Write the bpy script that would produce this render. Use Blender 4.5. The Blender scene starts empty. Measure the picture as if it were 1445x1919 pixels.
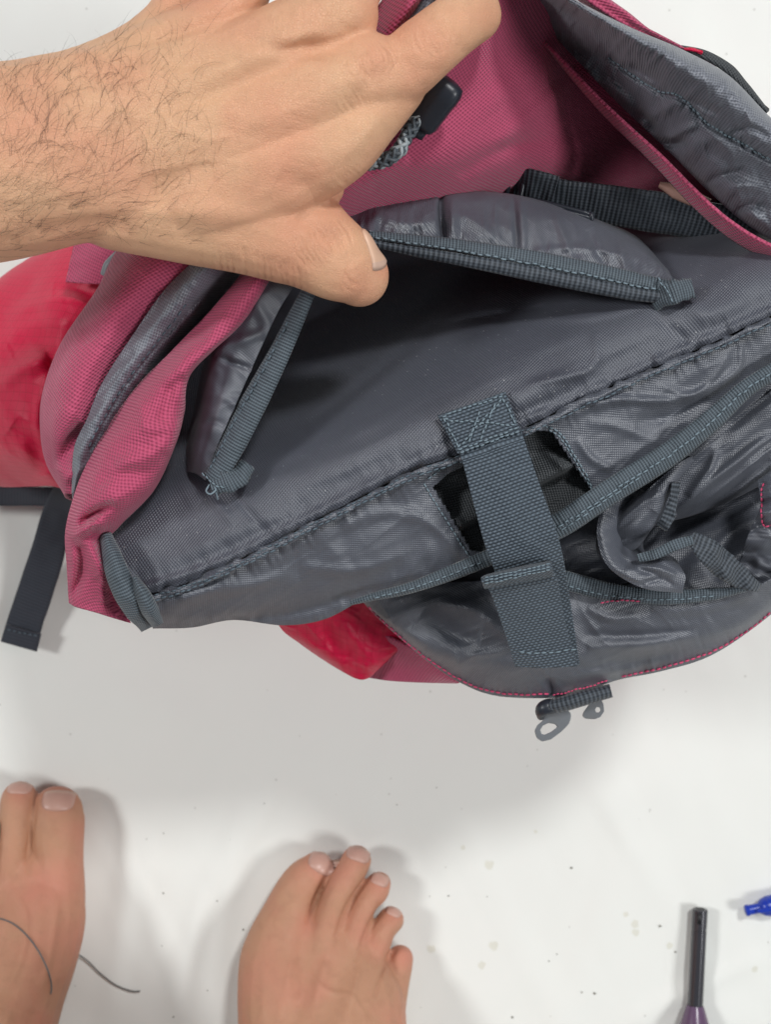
import bpy, bmesh, math, random
import numpy as np
from mathutils import Vector
from mathutils.bvhtree import BVHTree

random.seed(7)
RNG = np.random.default_rng(7)

# ------------------------------------------------------------------ camera, world, lamps, exposure
SC = bpy.context.scene
COL = SC.collection
H = 0.75                      # camera height above the cloth
K = 4.0e-4                    # metres per photo pixel at one metre distance
cam = bpy.data.cameras.new('camera')
cam.sensor_fit = 'VERTICAL'
cam.sensor_height = 24.0
cam.lens = 12.0 / (959.5 * K)
cam.clip_start = 0.01
cam.clip_end = 50
cam.dof.use_dof = True
cam.dof.focus_distance = 0.49
cam.dof.aperture_fstop = 12.0
camo = bpy.data.objects.new('camera', cam)
camo.location = (0, 0, H)
COL.objects.link(camo)
SC.camera = camo

W = bpy.data.worlds.new('World')
SC.world = W
W.use_nodes = True
W.node_tree.nodes['Background'].inputs[0].default_value = (0.93, 0.97, 1.0, 1)
W.node_tree.nodes['Background'].inputs[1].default_value = 0.20


def area(name, loc, target, size, power, col):
    l = bpy.data.lights.new(name, 'AREA')
    l.shape = 'DISK'
    l.size = size
    l.energy = power
    l.color = col
    o = bpy.data.objects.new(name, l)
    o.location = loc
    d = Vector(target) - Vector(loc)
    o.rotation_euler = d.to_track_quat('-Z', 'Y').to_euler()
    COL.objects.link(o)
    return o


area('ceiling_lamp', (1.00, 1.75, 3.25), (0, 0, 0.15), 0.50, 68, (0.985, 0.995, 1.0))
area('ceiling_lamp', (-2.3, 0.45, 2.35), (0, 0, 0.1), 0.60, 44, (0.985, 0.995, 1.0))
area('ceiling_lamp', (2.3, -0.60, 2.5), (0, 0, 0.1), 0.85, 50, (0.985, 0.995, 1.0))

SC.view_settings.view_transform = 'Standard'
SC.view_settings.look = 'None'
SC.view_settings.gamma = 1
SC.view_settings.exposure = -0.05
SC.view_settings.use_curve_mapping = False
SC.render.engine = 'CYCLES'


# ------------------------------------------------------------------ helpers
def P(px, py, z):
    """photo pixel + real height -> world point"""
    s = K * (H - z)
    return ((px - 722.5) * s, -(py - 959.5) * s, z)


def Pn(A):
    s = K * (H - A[..., 2])
    out = np.empty_like(A)
    out[..., 0] = (A[..., 0] - 722.5) * s
    out[..., 1] = -(A[..., 1] - 959.5) * s
    out[..., 2] = A[..., 2]
    return out


def resample(pts, n, closed=False):
    """Catmull-Rom through pts (k,d) -> n points, even in chord length"""
    p = np.asarray(pts, float)
    if len(p) == 2:
        t = np.linspace(0, 1, n)[:, None]
        return p[0] * (1 - t) + p[1] * t
    if closed:
        ext = np.vstack([p[-1], p, p[0], p[1]])
    else:
        ext = np.vstack([2 * p[0] - p[1], p, 2 * p[-1] - p[-2]])
    segs = len(ext) - 3
    L = np.sqrt(((ext[2:-1, :2] - ext[1:-2, :2]) ** 2).sum(1)) + 1e-6
    c = np.concatenate([[0], np.cumsum(L)])
    s = np.linspace(0, c[-1], n, endpoint=not closed)
    i = np.clip(np.searchsorted(c, s, side='right') - 1, 0, segs - 1)
    t = ((s - c[i]) / L[i])[:, None]
    a, b, d, e = ext[i], ext[i + 1], ext[i + 2], ext[i + 3]
    return 0.5 * (2 * b + (d - a) * t + (2 * a - 5 * b + 4 * d - e) * t ** 2 + (3 * b - a - 3 * d + e) * t ** 3)


def cr_across(rows, n):
    """rows (r,n,d) -> (m,n,d), Catmull-Rom across rows, parameter even per row"""
    R = np.asarray(rows)
    r = len(R)
    if r == 2:
        t = np.linspace(0, 1, n)[:, None, None]
        return R[0] * (1 - t) + R[1] * t
    ext = np.concatenate([(2 * R[0] - R[1])[None], R, (2 * R[-1] - R[-2])[None]])
    L = np.sqrt(((R[1:, :, :2] - R[:-1, :, :2]) ** 2).sum(2)).mean(1) + 1e-6
    c = np.concatenate([[0], np.cumsum(L)])
    s = np.linspace(0, c[-1], n)
    i = np.clip(np.searchsorted(c, s, side='right') - 1, 0, r - 2)
    t = ((s - c[i]) / L[i])[:, None, None]
    a, b, d, e = ext[i], ext[i + 1], ext[i + 2], ext[i + 3]
    return 0.5 * (2 * b + (d - a) * t + (2 * a - 5 * b + 4 * d - e) * t ** 2 + (3 * b - a - 3 * d + e) * t ** 3)


def vnoise(x, y, seed=0):
    """smooth value noise in [-1,1]"""
    xi = np.floor(x).astype(np.int64)
    yi = np.floor(y).astype(np.int64)
    fx = x - xi
    fy = y - yi
    fx = fx * fx * fx * (fx * (fx * 6 - 15) + 10)
    fy = fy * fy * fy * (fy * (fy * 6 - 15) + 10)

    def h(a, b):
        n = (a * 374761393 + b * 668265263 + seed * 974711) & 0x7fffffff
        n = ((n ^ (n >> 13)) * 1274126177) & 0x7fffffff
        n = n ^ (n >> 16)
        return (n & 0xffff) / 32767.5 - 1.0
    return (h(xi, yi) * (1 - fx) + h(xi + 1, yi) * fx) * (1 - fy) + (h(xi, yi + 1) * (1 - fx) + h(xi + 1, yi + 1) * fx) * fy


def wrinkle(px, py, ang, along, across, amp, seed=0, ridged=False):
    a = math.radians(ang)
    u = px * math.cos(a) + py * math.sin(a)
    v = -px * math.sin(a) + py * math.cos(a)
    w = vnoise(u / along * 0.7 + 3.1, v / across * 0.35, seed + 5) * 0.7
    n = vnoise(u / along, v / across + w, seed)
    n2 = vnoise(u / along * 2.1 + 9, v / across * 2.1 + w * 2, seed + 1)
    if ridged:
        n = 1 - 2 * np.abs(n) ** 0.8
        n2 = 1 - 2 * np.abs(n2)
    return amp * (n + 0.4 * n2)


def dist_poly(px, py, pts):
    """distance to polyline and parameter 0..1 along it"""
    pts = np.asarray(pts, float)
    best = np.full(px.shape, 1e9)
    par = np.zeros(px.shape)
    sgn = np.zeros(px.shape)
    L = np.sqrt(((pts[1:] - pts[:-1]) ** 2).sum(1))
    c = np.concatenate([[0], np.cumsum(L)])
    for i in range(len(pts) - 1):
        a = pts[i]
        d = pts[i + 1] - a
        l2 = (d ** 2).sum() + 1e-9
        t = np.clip(((px - a[0]) * d[0] + (py - a[1]) * d[1]) / l2, 0, 1)
        ex = px - a[0] - t * d[0]
        ey = py - a[1] - t * d[1]
        dd = np.sqrt(ex ** 2 + ey ** 2)
        m = dd < best
        best = np.where(m, dd, best)
        par = np.where(m, (c[i] + t * L[i]) / c[-1], par)
        sgn = np.where(m, np.sign(d[0] * ey - d[1] * ex), sgn)
    return best, par, sgn


def stroke(px, py, pts, width, amp, kind='ridge', taper=True):
    pts = resample(np.asarray(pts, float), max(8, 4 * len(pts))) if len(pts) > 2 else np.asarray(pts, float)
    d, t, s = dist_poly(px, py, pts)
    if kind == 'ridge':
        g = np.exp(-(d / width) ** 2)
    elif kind == 'crease':
        g = np.exp(-d / width)
    elif kind == 'step':            # lower on one side, quick drop
        g = np.where(s > 0, np.exp(-(d / (width * 3)) ** 2), np.exp(-(d / (width * 0.45)) ** 2))
    if taper:
        g = g * np.clip(np.sin(np.clip(t, 0.001, 0.999) * math.pi), 0, 1) ** 0.5
    return amp * g


def add_mesh(name, verts, faces, mat, parent=None, smooth=True, uv=None):
    me = bpy.data.meshes.new(name)
    me.from_pydata([tuple(v) for v in verts], [], [tuple(f) for f in faces])
    if smooth:
        me.polygons.foreach_set('use_smooth', [True] * len(me.polygons))
    if uv is not None:
        l = me.uv_layers.new(name='UVMap')
        idx = np.empty(len(me.loops), dtype=np.int32)
        me.loops.foreach_get('vertex_index', idx)
        l.data.foreach_set('uv', np.asarray(uv, np.float32)[idx].ravel())
    me.update()
    o = bpy.data.objects.new(name, me)
    if mat:
        me.materials.append(mat)
    COL.objects.link(o)
    if parent:
        o.parent = parent
    return o


def tag(o, label=None, cat=None, group=None, kind=None):
    if label:
        o['label'] = label
    if cat:
        o['category'] = cat
    if group:
        o['group'] = group
    if kind:
        o['kind'] = kind
    return o


def empty(name, loc=(0, 0, 0)):
    o = bpy.data.objects.new(name, None)
    o.empty_display_size = 0.02
    o.location = loc
    COL.objects.link(o)
    return o


SURF = {}


def relax_uv(V, du, dv):
    """flatten a cloth sheet: coarse grid of springs at their true lengths, then interpolated"""
    m, n = V.shape[:2]
    ri = np.unique(np.linspace(0, m - 1, min(m, 26)).astype(int))
    ci = np.unique(np.linspace(0, n - 1, min(n, 40)).astype(int))
    X = np.stack([du, dv], 2)[np.ix_(ri, ci)].copy()
    Q = V[np.ix_(ri, ci)]
    a, b = len(ri), len(ci)
    I = np.arange(a * b).reshape(a, b)
    E = np.concatenate([np.stack([I[:, :-1].ravel(), I[:, 1:].ravel()], 1), np.stack([I[:-1].ravel(), I[1:].ravel()], 1),
                        np.stack([I[:-1, :-1].ravel(), I[1:, 1:].ravel()], 1), np.stack([I[:-1, 1:].ravel(), I[1:, :-1].ravel()], 1)])
    q = Q.reshape(-1, 3)
    x = X.reshape(-1, 2)
    L = np.linalg.norm(q[E[:, 0]] - q[E[:, 1]], axis=1)
    deg = np.bincount(E.ravel(), minlength=a * b).astype(float)
    for _ in range(260):
        d = x[E[:, 0]] - x[E[:, 1]]
        l = np.linalg.norm(d, axis=1) + 1e-9
        c = d * ((L - l) / l * 0.5)[:, None]
        for k in (0, 1):
            x[:, k] += 1.3 * (np.bincount(E[:, 0], c[:, k], a * b) - np.bincount(E[:, 1], c[:, k], a * b)) / deg
    X = x.reshape(a, b, 2)
    T = np.empty((a, n, 2))
    for i in range(a):
        for k in (0, 1):
            T[i, :, k] = np.interp(np.arange(n), ci, X[i, :, k])
    O = np.empty((m, n, 2))
    fi = np.interp(np.arange(m), ri, np.arange(a))
    i0 = np.clip(fi.astype(int), 0, a - 2)
    f = (fi - i0)[:, None, None]
    O = T[i0] * (1 - f) + T[i0 + 1] * f
    return O


def grid_mesh(name, G, mat, parent, thick=0.0, hole=None, key=None, swap=False):
    """G (m,n,3) in pixel/height space -> mesh with arc-length uv in metres"""
    m, n = G.shape[:2]
    V = Pn(G)
    du = np.concatenate([np.zeros((m, 1)), np.cumsum(np.linalg.norm(V[:, 1:] - V[:, :-1], axis=2), 1)], 1)
    du -= du[:, n // 2][:, None]
    dv = np.concatenate([np.zeros((1, n)), np.cumsum(np.linalg.norm(V[1:] - V[:-1], axis=2), 0)], 0)
    uv = relax_uv(V, du, dv)
    if swap:
        uv = uv[..., ::-1]
    uv = uv.reshape(-1, 2)
    I = np.arange(m * n).reshape(m, n)
    F = np.stack([I[:-1, :-1], I[1:, :-1], I[1:, 1:], I[:-1, 1:]], 2).reshape(-1, 4)
    if hole is not None:
        c = (G[:-1, :-1] + G[1:, 1:])[..., :2].reshape(-1, 2) / 2
        F = F[~hole(c[:, 0], c[:, 1])]
    # faces should look at the camera
    a, b, c = V.reshape(-1, 3)[F[:, 0]], V.reshape(-1, 3)[F[:, 1]], V.reshape(-1, 3)[F[:, 2]]
    if np.cross(b - a, c - a)[:, 2].sum() < 0:
        F = F[:, ::-1]
    o = add_mesh(name, V.reshape(-1, 3), F, mat, parent, uv=uv)
    if thick:
        md = o.modifiers.new('thickness', 'SOLIDIFY')
        md.thickness = thick
        md.offset = -1
        md.use_quality_normals = False
    if key:
        SURF[key] = G.reshape(-1, 3).copy()
    return o


def surf_z(keys, px, py):
    best = 0
    for k in keys:
        S = SURF[k]
        d = (S[:, 0] - px) ** 2 + (S[:, 1] - py) ** 2
        i = np.argmin(d)
        if d[i] < 144:
            best = max(best, S[i, 2])
    return best


def patch(name, rows, nu, nv, mat, parent, folds=(), wr=(), thick=0.0007, hole=None, key=None, swap=False, fn=None):
    R = [resample(r, nu) for r in rows]
    G = cr_across(R, nv)
    px, py = G[..., 0].copy(), G[..., 1].copy()
    dz = np.zeros(px.shape)
    for f in folds:
        dz += stroke(px, py, *f)
    for w in wr:
        dz += wrinkle(px, py, *w)
    if fn:
        dz += fn(px, py, G)
    G[..., 2] += dz
    return grid_mesh(name, G, mat, parent, thick, hole, key, swap)


def ribbon(name, pts, half, mat, parent, n=160, m=9, bulge=0.0008, tilt=0.0, thick=0.0012, key=None, wob=0.0, edge=None, seed=0):
    """a tape along pts (px,py,z); half = half width px (number or list along), tilt = height gained to the right side"""
    c = resample(pts, n)
    t = np.gradient(c[:, :2], axis=0)
    t /= np.linalg.norm(t, axis=1)[:, None] + 1e-9
    nrm = np.stack([-t[:, 1], t[:, 0]], 1)
    hw = np.interp(np.linspace(0, 1, n), np.linspace(0, 1, len(half)), half) if hasattr(half, '__len__') else np.full(n, half)
    tl = np.interp(np.linspace(0, 1, n), np.linspace(0, 1, len(tilt)), tilt) if hasattr(tilt, '__len__') else np.full(n, tilt)
    s = np.linspace(-1, 1, m)
    G = np.empty((m, n, 3))
    for j, sv in enumerate(s):
        w = hw * sv
        if edge:
            w = w * (1 + edge * vnoise(np.arange(n) / 5.0, np.full(n, sv * 3 + 7.0), seed))
        G[j, :, 0] = c[:, 0] + nrm[:, 0] * w
        G[j, :, 1] = c[:, 1] + nrm[:, 1] * w
        G[j, :, 2] = c[:, 2] + bulge * (1 - sv ** 2) + tl * sv
    if wob:
        G[..., 2] += wob * vnoise(G[..., 0] / 22.0, G[..., 1] / 22.0, seed)
    return grid_mesh(name, G, mat, parent, thick, None, key)


def tube_geo(pts, r, sides=8, cap=True, flat=1.0):
    """world-space tube along pts (k,3); r number or list -> verts, faces"""
    p = np.asarray(pts, float)
    n = len(p)
    rr = np.interp(np.linspace(0, 1, n), np.linspace(0, 1, len(r)), r) if hasattr(r, '__len__') else np.full(n, r)
    t = np.gradient(p, axis=0)
    t /= np.linalg.norm(t, axis=1)[:, None] + 1e-12
    up = np.array([0, 0, 1.0])
    if abs(t[0] @ up) > 0.9:
        up = np.array([1.0, 0, 0])
    V = []
    a = np.linspace(0, 2 * math.pi, sides, endpoint=False)
    u = np.cross(t[0], up)
    u /= np.linalg.norm(u)
    for i in range(n):
        u = u - (u @ t[i]) * t[i]
        u /= np.linalg.norm(u) + 1e-12
        w = np.cross(u, t[i])
        V.append(p[i] + rr[i] * (np.cos(a)[:, None] * u + flat * np.sin(a)[:, None] * w))
    V = np.vstack(V)
    F = []
    for i in range(n - 1):
        for j in range(sides):
            k = (j + 1) % sides
            F.append((i * sides + j, i * sides + k, (i + 1) * sides + k, (i + 1) * sides + j))
    if cap:
        F.append(tuple(range(sides))[::-1])
        F.append(tuple((n - 1) * sides + j for j in range(sides)))
    return V, F


class MB:
    def __init__(s):
        s.v = []
        s.f = []
        s.n = 0

    def add(s, V, F):
        s.v.append(np.asarray(V))
        s.f += [tuple(i + s.n for i in f) for f in F]
        s.n += len(V)

    def build(s, name, mat, parent=None, smooth=True):
        return add_mesh(name, np.vstack(s.v), s.f, mat, parent, smooth)


def stitches(name, pts, mat, parent, pitch=13, length=0.72, r=0.00033, keys=None, lift=0.0004, jitter=0.6, zig=0.0):
    """a row of single thread stitches along pts (px,py[,z]); keys = surfaces they lie on"""
    pts = np.asarray(pts, float)
    tot = np.sqrt(((pts[1:, :2] - pts[:-1, :2]) ** 2).sum(1)).sum()
    n = max(2, int(tot / pitch))
    q = resample(pts, n * 2 + 1)
    mb = MB()
    for i in range(n):
        a, b = q[2 * i], q[2 * i + 2]
        mid = (a + b) / 2
        d = (b - a) * length / 2
        nn = np.array([-d[1], d[0]]) / (np.hypot(d[0], d[1]) + 1e-9)
        off = nn * (random.uniform(-jitter, jitter) + (zig if i % 2 else -zig))
        P3 = []
        for tt in (-1, -0.55, 0, 0.55, 1):
            x = mid[0] + d[0] * tt + off[0]
            y = mid[1] + d[1] * tt + off[1]
            z = surf_z(keys, x, y) if keys else mid[2]
            P3.append(P(x, y, z + lift - 0.00035 * tt * tt))
        V, F = tube_geo(P3, [r * 0.5, r, r * 1.05, r, r * 0.5], 5)
        mb.add(V, F)
    o = mb.build(name, mat, parent)
    return o


# ------------------------------------------------------------------ materials
def new_mat(name):
    m = bpy.data.materials.new(name)
    m.use_nodes = True
    nt = m.node_tree
    b = nt.nodes['Principled BSDF']
    return m, nt, b


def N(nt, typ, **kw):
    n = nt.nodes.new(typ)
    for k, v in kw.items():
        setattr(n, k, v)
    return n


def math_node(nt, op, a, b=None):
    n = nt.nodes.new('ShaderNodeMath')
    n.operation = op
    for i, x in enumerate((a, b)):
        if x is None:
            continue
        if isinstance(x, (int, float)):
            n.inputs[i].default_value = x
        else:
            nt.links.new(x, n.inputs[i])
    return n.outputs[0]


def mix_col(nt, fac, a, b):
    n = nt.nodes.new('ShaderNodeMix')
    n.data_type = 'RGBA'
    if isinstance(fac, (int, float)):
        n.inputs[0].default_value = fac
    else:
        nt.links.new(fac, n.inputs[0])
    for i, x in ((6, a), (7, b)):
        if isinstance(x, tuple):
            n.inputs[i].default_value = (*x, 1)
        else:
            nt.links.new(x, n.inputs[i])
    return n.outputs[2]


def ramp(nt, src, lo, hi):
    n = nt.nodes.new('ShaderNodeMapRange')
    n.inputs[1].default_value = lo
    n.inputs[2].default_value = hi
    nt.links.new(src, n.inputs[0])
    return n.outputs[0]


def noise_tex(nt, vec, scale, detail=4, rough=0.55):
    n = nt.nodes.new('ShaderNodeTexNoise')
    n.inputs['Scale'].default_value = scale
    n.inputs['Detail'].default_value = detail
    n.inputs['Roughness'].default_value = rough
    if vec is not None:
        nt.links.new(vec, n.inputs['Vector'])
    return n.outputs['Fac']


def fabric(name, col, dark, pu, pv, depth, rough=0.6, spec=0.4, sheen=0.0, mode='plain', aniso=0.0, ripstop=0.0, crinkle=0.0, specks=0.0, tint=None, rot=0.0, contrast=1.0, warp=0.0006):
    """woven cloth: pu / pv thread periods in metres on the arc-length uv"""
    m, nt, b = new_mat(name)
    uvn = N(nt, 'ShaderNodeUVMap')
    uvn.uv_map = 'UVMap'
    geo = N(nt, 'ShaderNodeTexCoord')
    mp = N(nt, 'ShaderNodeMapping')
    mp.inputs['Rotation'].default_value[2] = math.radians(rot)
    nt.links.new(uvn.outputs[0], mp.inputs[0])
    # small wobble so that the threads never run ruler straight
    wn = N(nt, 'ShaderNodeTexNoise')
    wn.inputs['Scale'].default_value = 60
    wn.inputs['Detail'].default_value = 2
    nt.links.new(geo.outputs['Object'], wn.inputs['Vector'])
    sub = N(nt, 'ShaderNodeVectorMath', operation='SUBTRACT')
    nt.links.new(wn.outputs['Color'], sub.inputs[0])
    sub.inputs[1].default_value = (0.5, 0.5, 0.5)
    sc = N(nt, 'ShaderNodeVectorMath', operation='SCALE')
    nt.links.new(sub.outputs[0], sc.inputs[0])
    sc.inputs['Scale'].default_value = warp
    ad = N(nt, 'ShaderNodeVectorMath', operation='ADD')
    nt.links.new(mp.outputs[0], ad.inputs[0])
    nt.links.new(sc.outputs[0], ad.inputs[1])
    sx = N(nt, 'ShaderNodeSeparateXYZ')
    nt.links.new(ad.outputs[0], sx.inputs[0])
    u, v = sx.outputs[0], sx.outputs[1]
    su = math_node(nt, 'SINE', math_node(nt, 'MULTIPLY', u, 2 * math.pi / pu))
    sv = math_node(nt, 'SINE', math_node(nt, 'MULTIPLY', v, 2 * math.pi / pv))
    if mode == 'plain':
        h = math_node(nt, 'SUBTRACT', math_node(nt, 'MULTIPLY', math_node(nt, 'POWER', ramp(nt, math_node(nt, 'MULTIPLY', su, sv), -1, 1), 0.6), 2.0), 1.0)
    elif mode == 'rib':             # ribs run across the tape, fine threads along them
        h = math_node(nt, 'ADD', su, math_node(nt, 'MULTIPLY', sv, 0.35))
    elif mode == 'web':             # webbing: rows of grains
        h = math_node(nt, 'ADD', math_node(nt, 'MULTIPLY', math_node(nt, 'ABSOLUTE', su), 1.0),
                      math_node(nt, 'MULTIPLY', math_node(nt, 'MULTIPLY', su, sv), 0.5))
    hh = ramp(nt, h, *{'plain': (-1, 1), 'rib': (-1.3, 1.3), 'web': (0.0, 1.5)}[mode])
    if ripstop:
        for src in (u, v):
            w = math_node(nt, 'SINE', math_node(nt, 'MULTIPLY', src, 2 * math.pi / ripstop))
            hh = math_node(nt, 'ADD', hh, math_node(nt, 'MULTIPLY', ramp(nt, w, 0.9, 1.0), -0.5))
    n1 = noise_tex(nt, geo.outputs['Object'], 25, 5)
    n2 = noise_tex(nt, geo.outputs['Object'], 700, 2)
    cfac = math_node(nt, 'ADD', math_node(nt, 'MULTIPLY', hh, 0.70 * contrast), math_node(nt, 'MULTIPLY', n2, 0.30))
    c = mix_col(nt, ramp(nt, cfac, 0.15, 0.85), dark, col)
    if tint:
        c = mix_col(nt, math_node(nt, 'MULTIPLY', ramp(nt, n1, 0.45, 0.7), 0.5), c, tint)
    if specks:
        vo = N(nt, 'ShaderNodeTexVoronoi')
        vo.inputs['Scale'].default_value = 330
        nt.links.new(geo.outputs['Object'], vo.inputs['Vector'])
        sp = math_node(nt, 'LESS_THAN', vo.outputs['Distance'], 0.10)
        big = ramp(nt, noise_tex(nt, geo.outputs['Object'], 40, 2), 0.45, 0.62)
        c = mix_col(nt, math_node(nt, 'MULTIPLY', math_node(nt, 'MULTIPLY', sp, big), specks), c, (0.5, 0.5, 0.5))
    nt.links.new(c, b.inputs['Base Color'])
    r = math_node(nt, 'ADD', math_node(nt, 'MULTIPLY', n1, 0.15), rough - 0.07)
    nt.links.new(r, b.inputs['Roughness'])
    b.inputs['Specular IOR Level'].default_value = spec
    if aniso:
        b.inputs['Anisotropic'].default_value = aniso
        tg = N(nt, 'ShaderNodeTangent')
        tg.direction_type = 'UV_MAP'
        tg.uv_map = 'UVMap'
        nt.links.new(tg.outputs[0], b.inputs['Tangent'])
    if sheen:
        b.inputs['Sheen Weight'].default_value = sheen
        b.inputs['Sheen Roughness'].default_value = 0.4
    bp = N(nt, 'ShaderNodeBump')
    bp.inputs['Distance'].default_value = depth
    bp.inputs['Strength'].default_value = 0.9
    nt.links.new(hh, bp.inputs['Height'])
    if crinkle:
        bp2 = N(nt, 'ShaderNodeBump')
        bp2.inputs['Distance'].default_value = crinkle
        bp2.inputs['Strength'].default_value = 1.0
        rn = N(nt, 'ShaderNodeTexNoise')
        rn.noise_type = 'RIDGED_MULTIFRACTAL'
        rn.inputs['Scale'].default_value = 34
        rn.inputs['Detail'].default_value = 3
        rn.inputs['Roughness'].default_value = 0.45
        rn.inputs['Distortion'].default_value = 0.6
        mpr = N(nt, 'ShaderNodeMapping')
        mpr.inputs['Rotation'].default_value = (0.2, 0.1, -0.5)
        mpr.inputs['Scale'].default_value = (0.55, 1.0, 1.0)
        nt.links.new(geo.outputs['Object'], mpr.inputs[0])
        nt.links.new(mpr.outputs[0], rn.inputs['Vector'])
        nt.links.new(math_node(nt, 'ADD', rn.outputs['Fac'], math_node(nt, 'MULTIPLY', noise_tex(nt, geo.outputs['Object'], 70, 3, 0.5), 0.5)), bp2.inputs['Height'])
        nt.links.new(bp2.outputs[0], bp.inputs['Normal'])
    nt.links.new(bp.outputs[0], b.inputs['Normal'])
    return m


def plain(name, col, rough=0.5, spec=0.5, metal=0.0, bump=0.0, scale=300, vary=0.0):
    m, nt, b = new_mat(name)
    b.inputs['Roughness'].default_value = rough
    b.inputs['Specular IOR Level'].default_value = spec
    b.inputs['Metallic'].default_value = metal
    geo = N(nt, 'ShaderNodeTexCoord')
    n = noise_tex(nt, geo.outputs['Object'], scale, 3)
    c = mix_col(nt, math_node(nt, 'MULTIPLY', n, 0.4 + vary), col, tuple(x * 0.6 for x in col))
    nt.links.new(c, b.inputs['Base Color'])
    if bump:
        bp = N(nt, 'ShaderNodeBump')
        bp.inputs['Distance'].default_value = bump
        nt.links.new(n, bp.inputs['Height'])
        nt.links.new(bp.outputs[0], b.inputs['Normal'])
    return m


M = {}
M['pink'] = fabric('pink_canvas', (0.53, 0.083, 0.168), (0.27, 0.033, 0.082), 0.0017, 0.0022, 0.00050, 0.72, 0.35, 0.25, rot=25)
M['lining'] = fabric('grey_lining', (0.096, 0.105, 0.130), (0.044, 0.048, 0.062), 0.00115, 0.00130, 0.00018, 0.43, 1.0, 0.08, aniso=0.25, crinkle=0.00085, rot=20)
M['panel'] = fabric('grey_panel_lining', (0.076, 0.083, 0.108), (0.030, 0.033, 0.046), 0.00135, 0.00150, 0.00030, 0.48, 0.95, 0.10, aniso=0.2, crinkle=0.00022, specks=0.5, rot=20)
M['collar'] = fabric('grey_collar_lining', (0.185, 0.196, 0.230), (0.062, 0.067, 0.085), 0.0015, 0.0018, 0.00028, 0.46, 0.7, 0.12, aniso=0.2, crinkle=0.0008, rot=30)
M['tape'] = fabric('grey_binding_tape', (0.118, 0.148, 0.172), (0.028, 0.037, 0.047), 0.00115, 0.0009, 0.00030, 0.65, 0.35, 0.2, mode='rib')
M['web'] = fabric('slate_webbing', (0.118, 0.152, 0.188), (0.010, 0.016, 0.024), 0.0025, 0.0018, 0.00050, 0.60, 0.4, 0.15, mode='web', contrast=1.1, warp=0.0003)
M['webdark'] = fabric('dark_webbing', (0.085, 0.100, 0.120), (0.012, 0.016, 0.022), 0.0019, 0.0013, 0.00035, 0.6, 0.4, 0.15, mode='rib')
M['floorweb'] = fabric('charcoal_webbing', (0.042, 0.048, 0.062), (0.026, 0.030, 0.040), 0.0019, 0.0013, 0.00010, 0.7, 0.3, 0.2, mode='rib')
M['black'] = fabric('black_mesh_cloth', (0.052, 0.058, 0.064), (0.012, 0.014, 0.016), 0.0013, 0.0015, 0.00040, 0.55, 0.5, 0.1, rot=30)
M['crimson'] = fabric('crimson_ripstop', (0.66, 0.005, 0.062), (0.46, 0.002, 0.034), 0.0012, 0.0012, 0.00010, 0.44, 0.35, 0.0, ripstop=0.0042, crinkle=0.0006)
M['thread'] = plain('blue_grey_thread', (0.19, 0.25, 0.29), 0.6, 0.4)
M['threaddark'] = plain('slate_thread', (0.10, 0.135, 0.165), 0.6, 0.4)
M['pinkthread'] = plain('pink_thread', (0.62, 0.07, 0.17), 0.6, 0.4)
M['blackplastic'] = plain('black_plastic', (0.020, 0.024, 0.034), 0.38, 0.5, bump=0.00005, scale=900)
M['greyplastic'] = plain('grey_plastic', (0.20, 0.215, 0.235), 0.42, 0.5)
M['cordlight'] = plain('light_cord', (0.34, 0.38, 0.40), 0.5, 0.5)
M['corddark'] = plain('dark_cord', (0.07, 0.085, 0.10), 0.55, 0.5)


def skin_mat(name, base, red, dark, bump_amp=1.0):
    m, nt, b = new_mat(name)
    geo = N(nt, 'ShaderNodeTexCoord')
    v = geo.outputs['Object']
    big = noise_tex(nt, v, 22, 4)
    mid = noise_tex(nt, v, 160, 4)
    c = mix_col(nt, ramp(nt, big, 0.42, 0.72), base, red)
    c = mix_col(nt, math_node(nt, 'MULTIPLY', ramp(nt, mid, 0.5, 0.8), 0.30), c, dark)
    vo = N(nt, 'ShaderNodeTexVoronoi')
    vo.feature = 'DISTANCE_TO_EDGE'
    vo.inputs['Scale'].default_value = 1300
    nt.links.new(v, vo.inputs['Vector'])
    edge = ramp(nt, vo.outputs['Distance'], 0.0, 0.16)
    c = mix_col(nt, math_node(nt, 'MULTIPLY', math_node(nt, 'SUBTRACT', 1.0, edge), 0.12), c, dark)
    # vertex colour "tone" carries real local colour: knuckle redness, pores, toe tips
    at = N(nt, 'ShaderNodeAttribute')
    at.attribute_name = 'tone'
    c = mix_col(nt, at.outputs['Fac'], c, red)
    nt.links.new(c, b.inputs['Base Color'])
    b.inputs['Roughness'].default_value = 0.50
    b.inputs['Specular IOR Level'].default_value = 0.38
    b.inputs['Subsurface Weight'].default_value = 0.10
    b.inputs['Subsurface Radius'].default_value = (0.006, 0.0025, 0.0012)
    b.inputs['Subsurface Scale'].default_value = 0.6
    bp = N(nt, 'ShaderNodeBump')
    bp.inputs['Distance'].default_value = 0.00011 * bump_amp
    mp = N(nt, 'ShaderNodeMapping')
    mp.inputs['Scale'].default_value = (1.0, 0.22, 1.0)
    mp.inputs['Rotation'].default_value = (0, 0, 0.5)
    nt.links.new(v, mp.inputs[0])
    lines = noise_tex(nt, mp.outputs[0], 900, 3, 0.6)
    hsum = math_node(nt, 'ADD', edge, math_node(nt, 'ADD', math_node(nt, 'MULTIPLY', mid, 0.5), math_node(nt, 'MULTIPLY', lines, 2.2)))
    nt.links.new(hsum, bp.inputs['Height'])
    nt.links.new(bp.outputs[0], b.inputs['Normal'])
    return m


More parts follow.
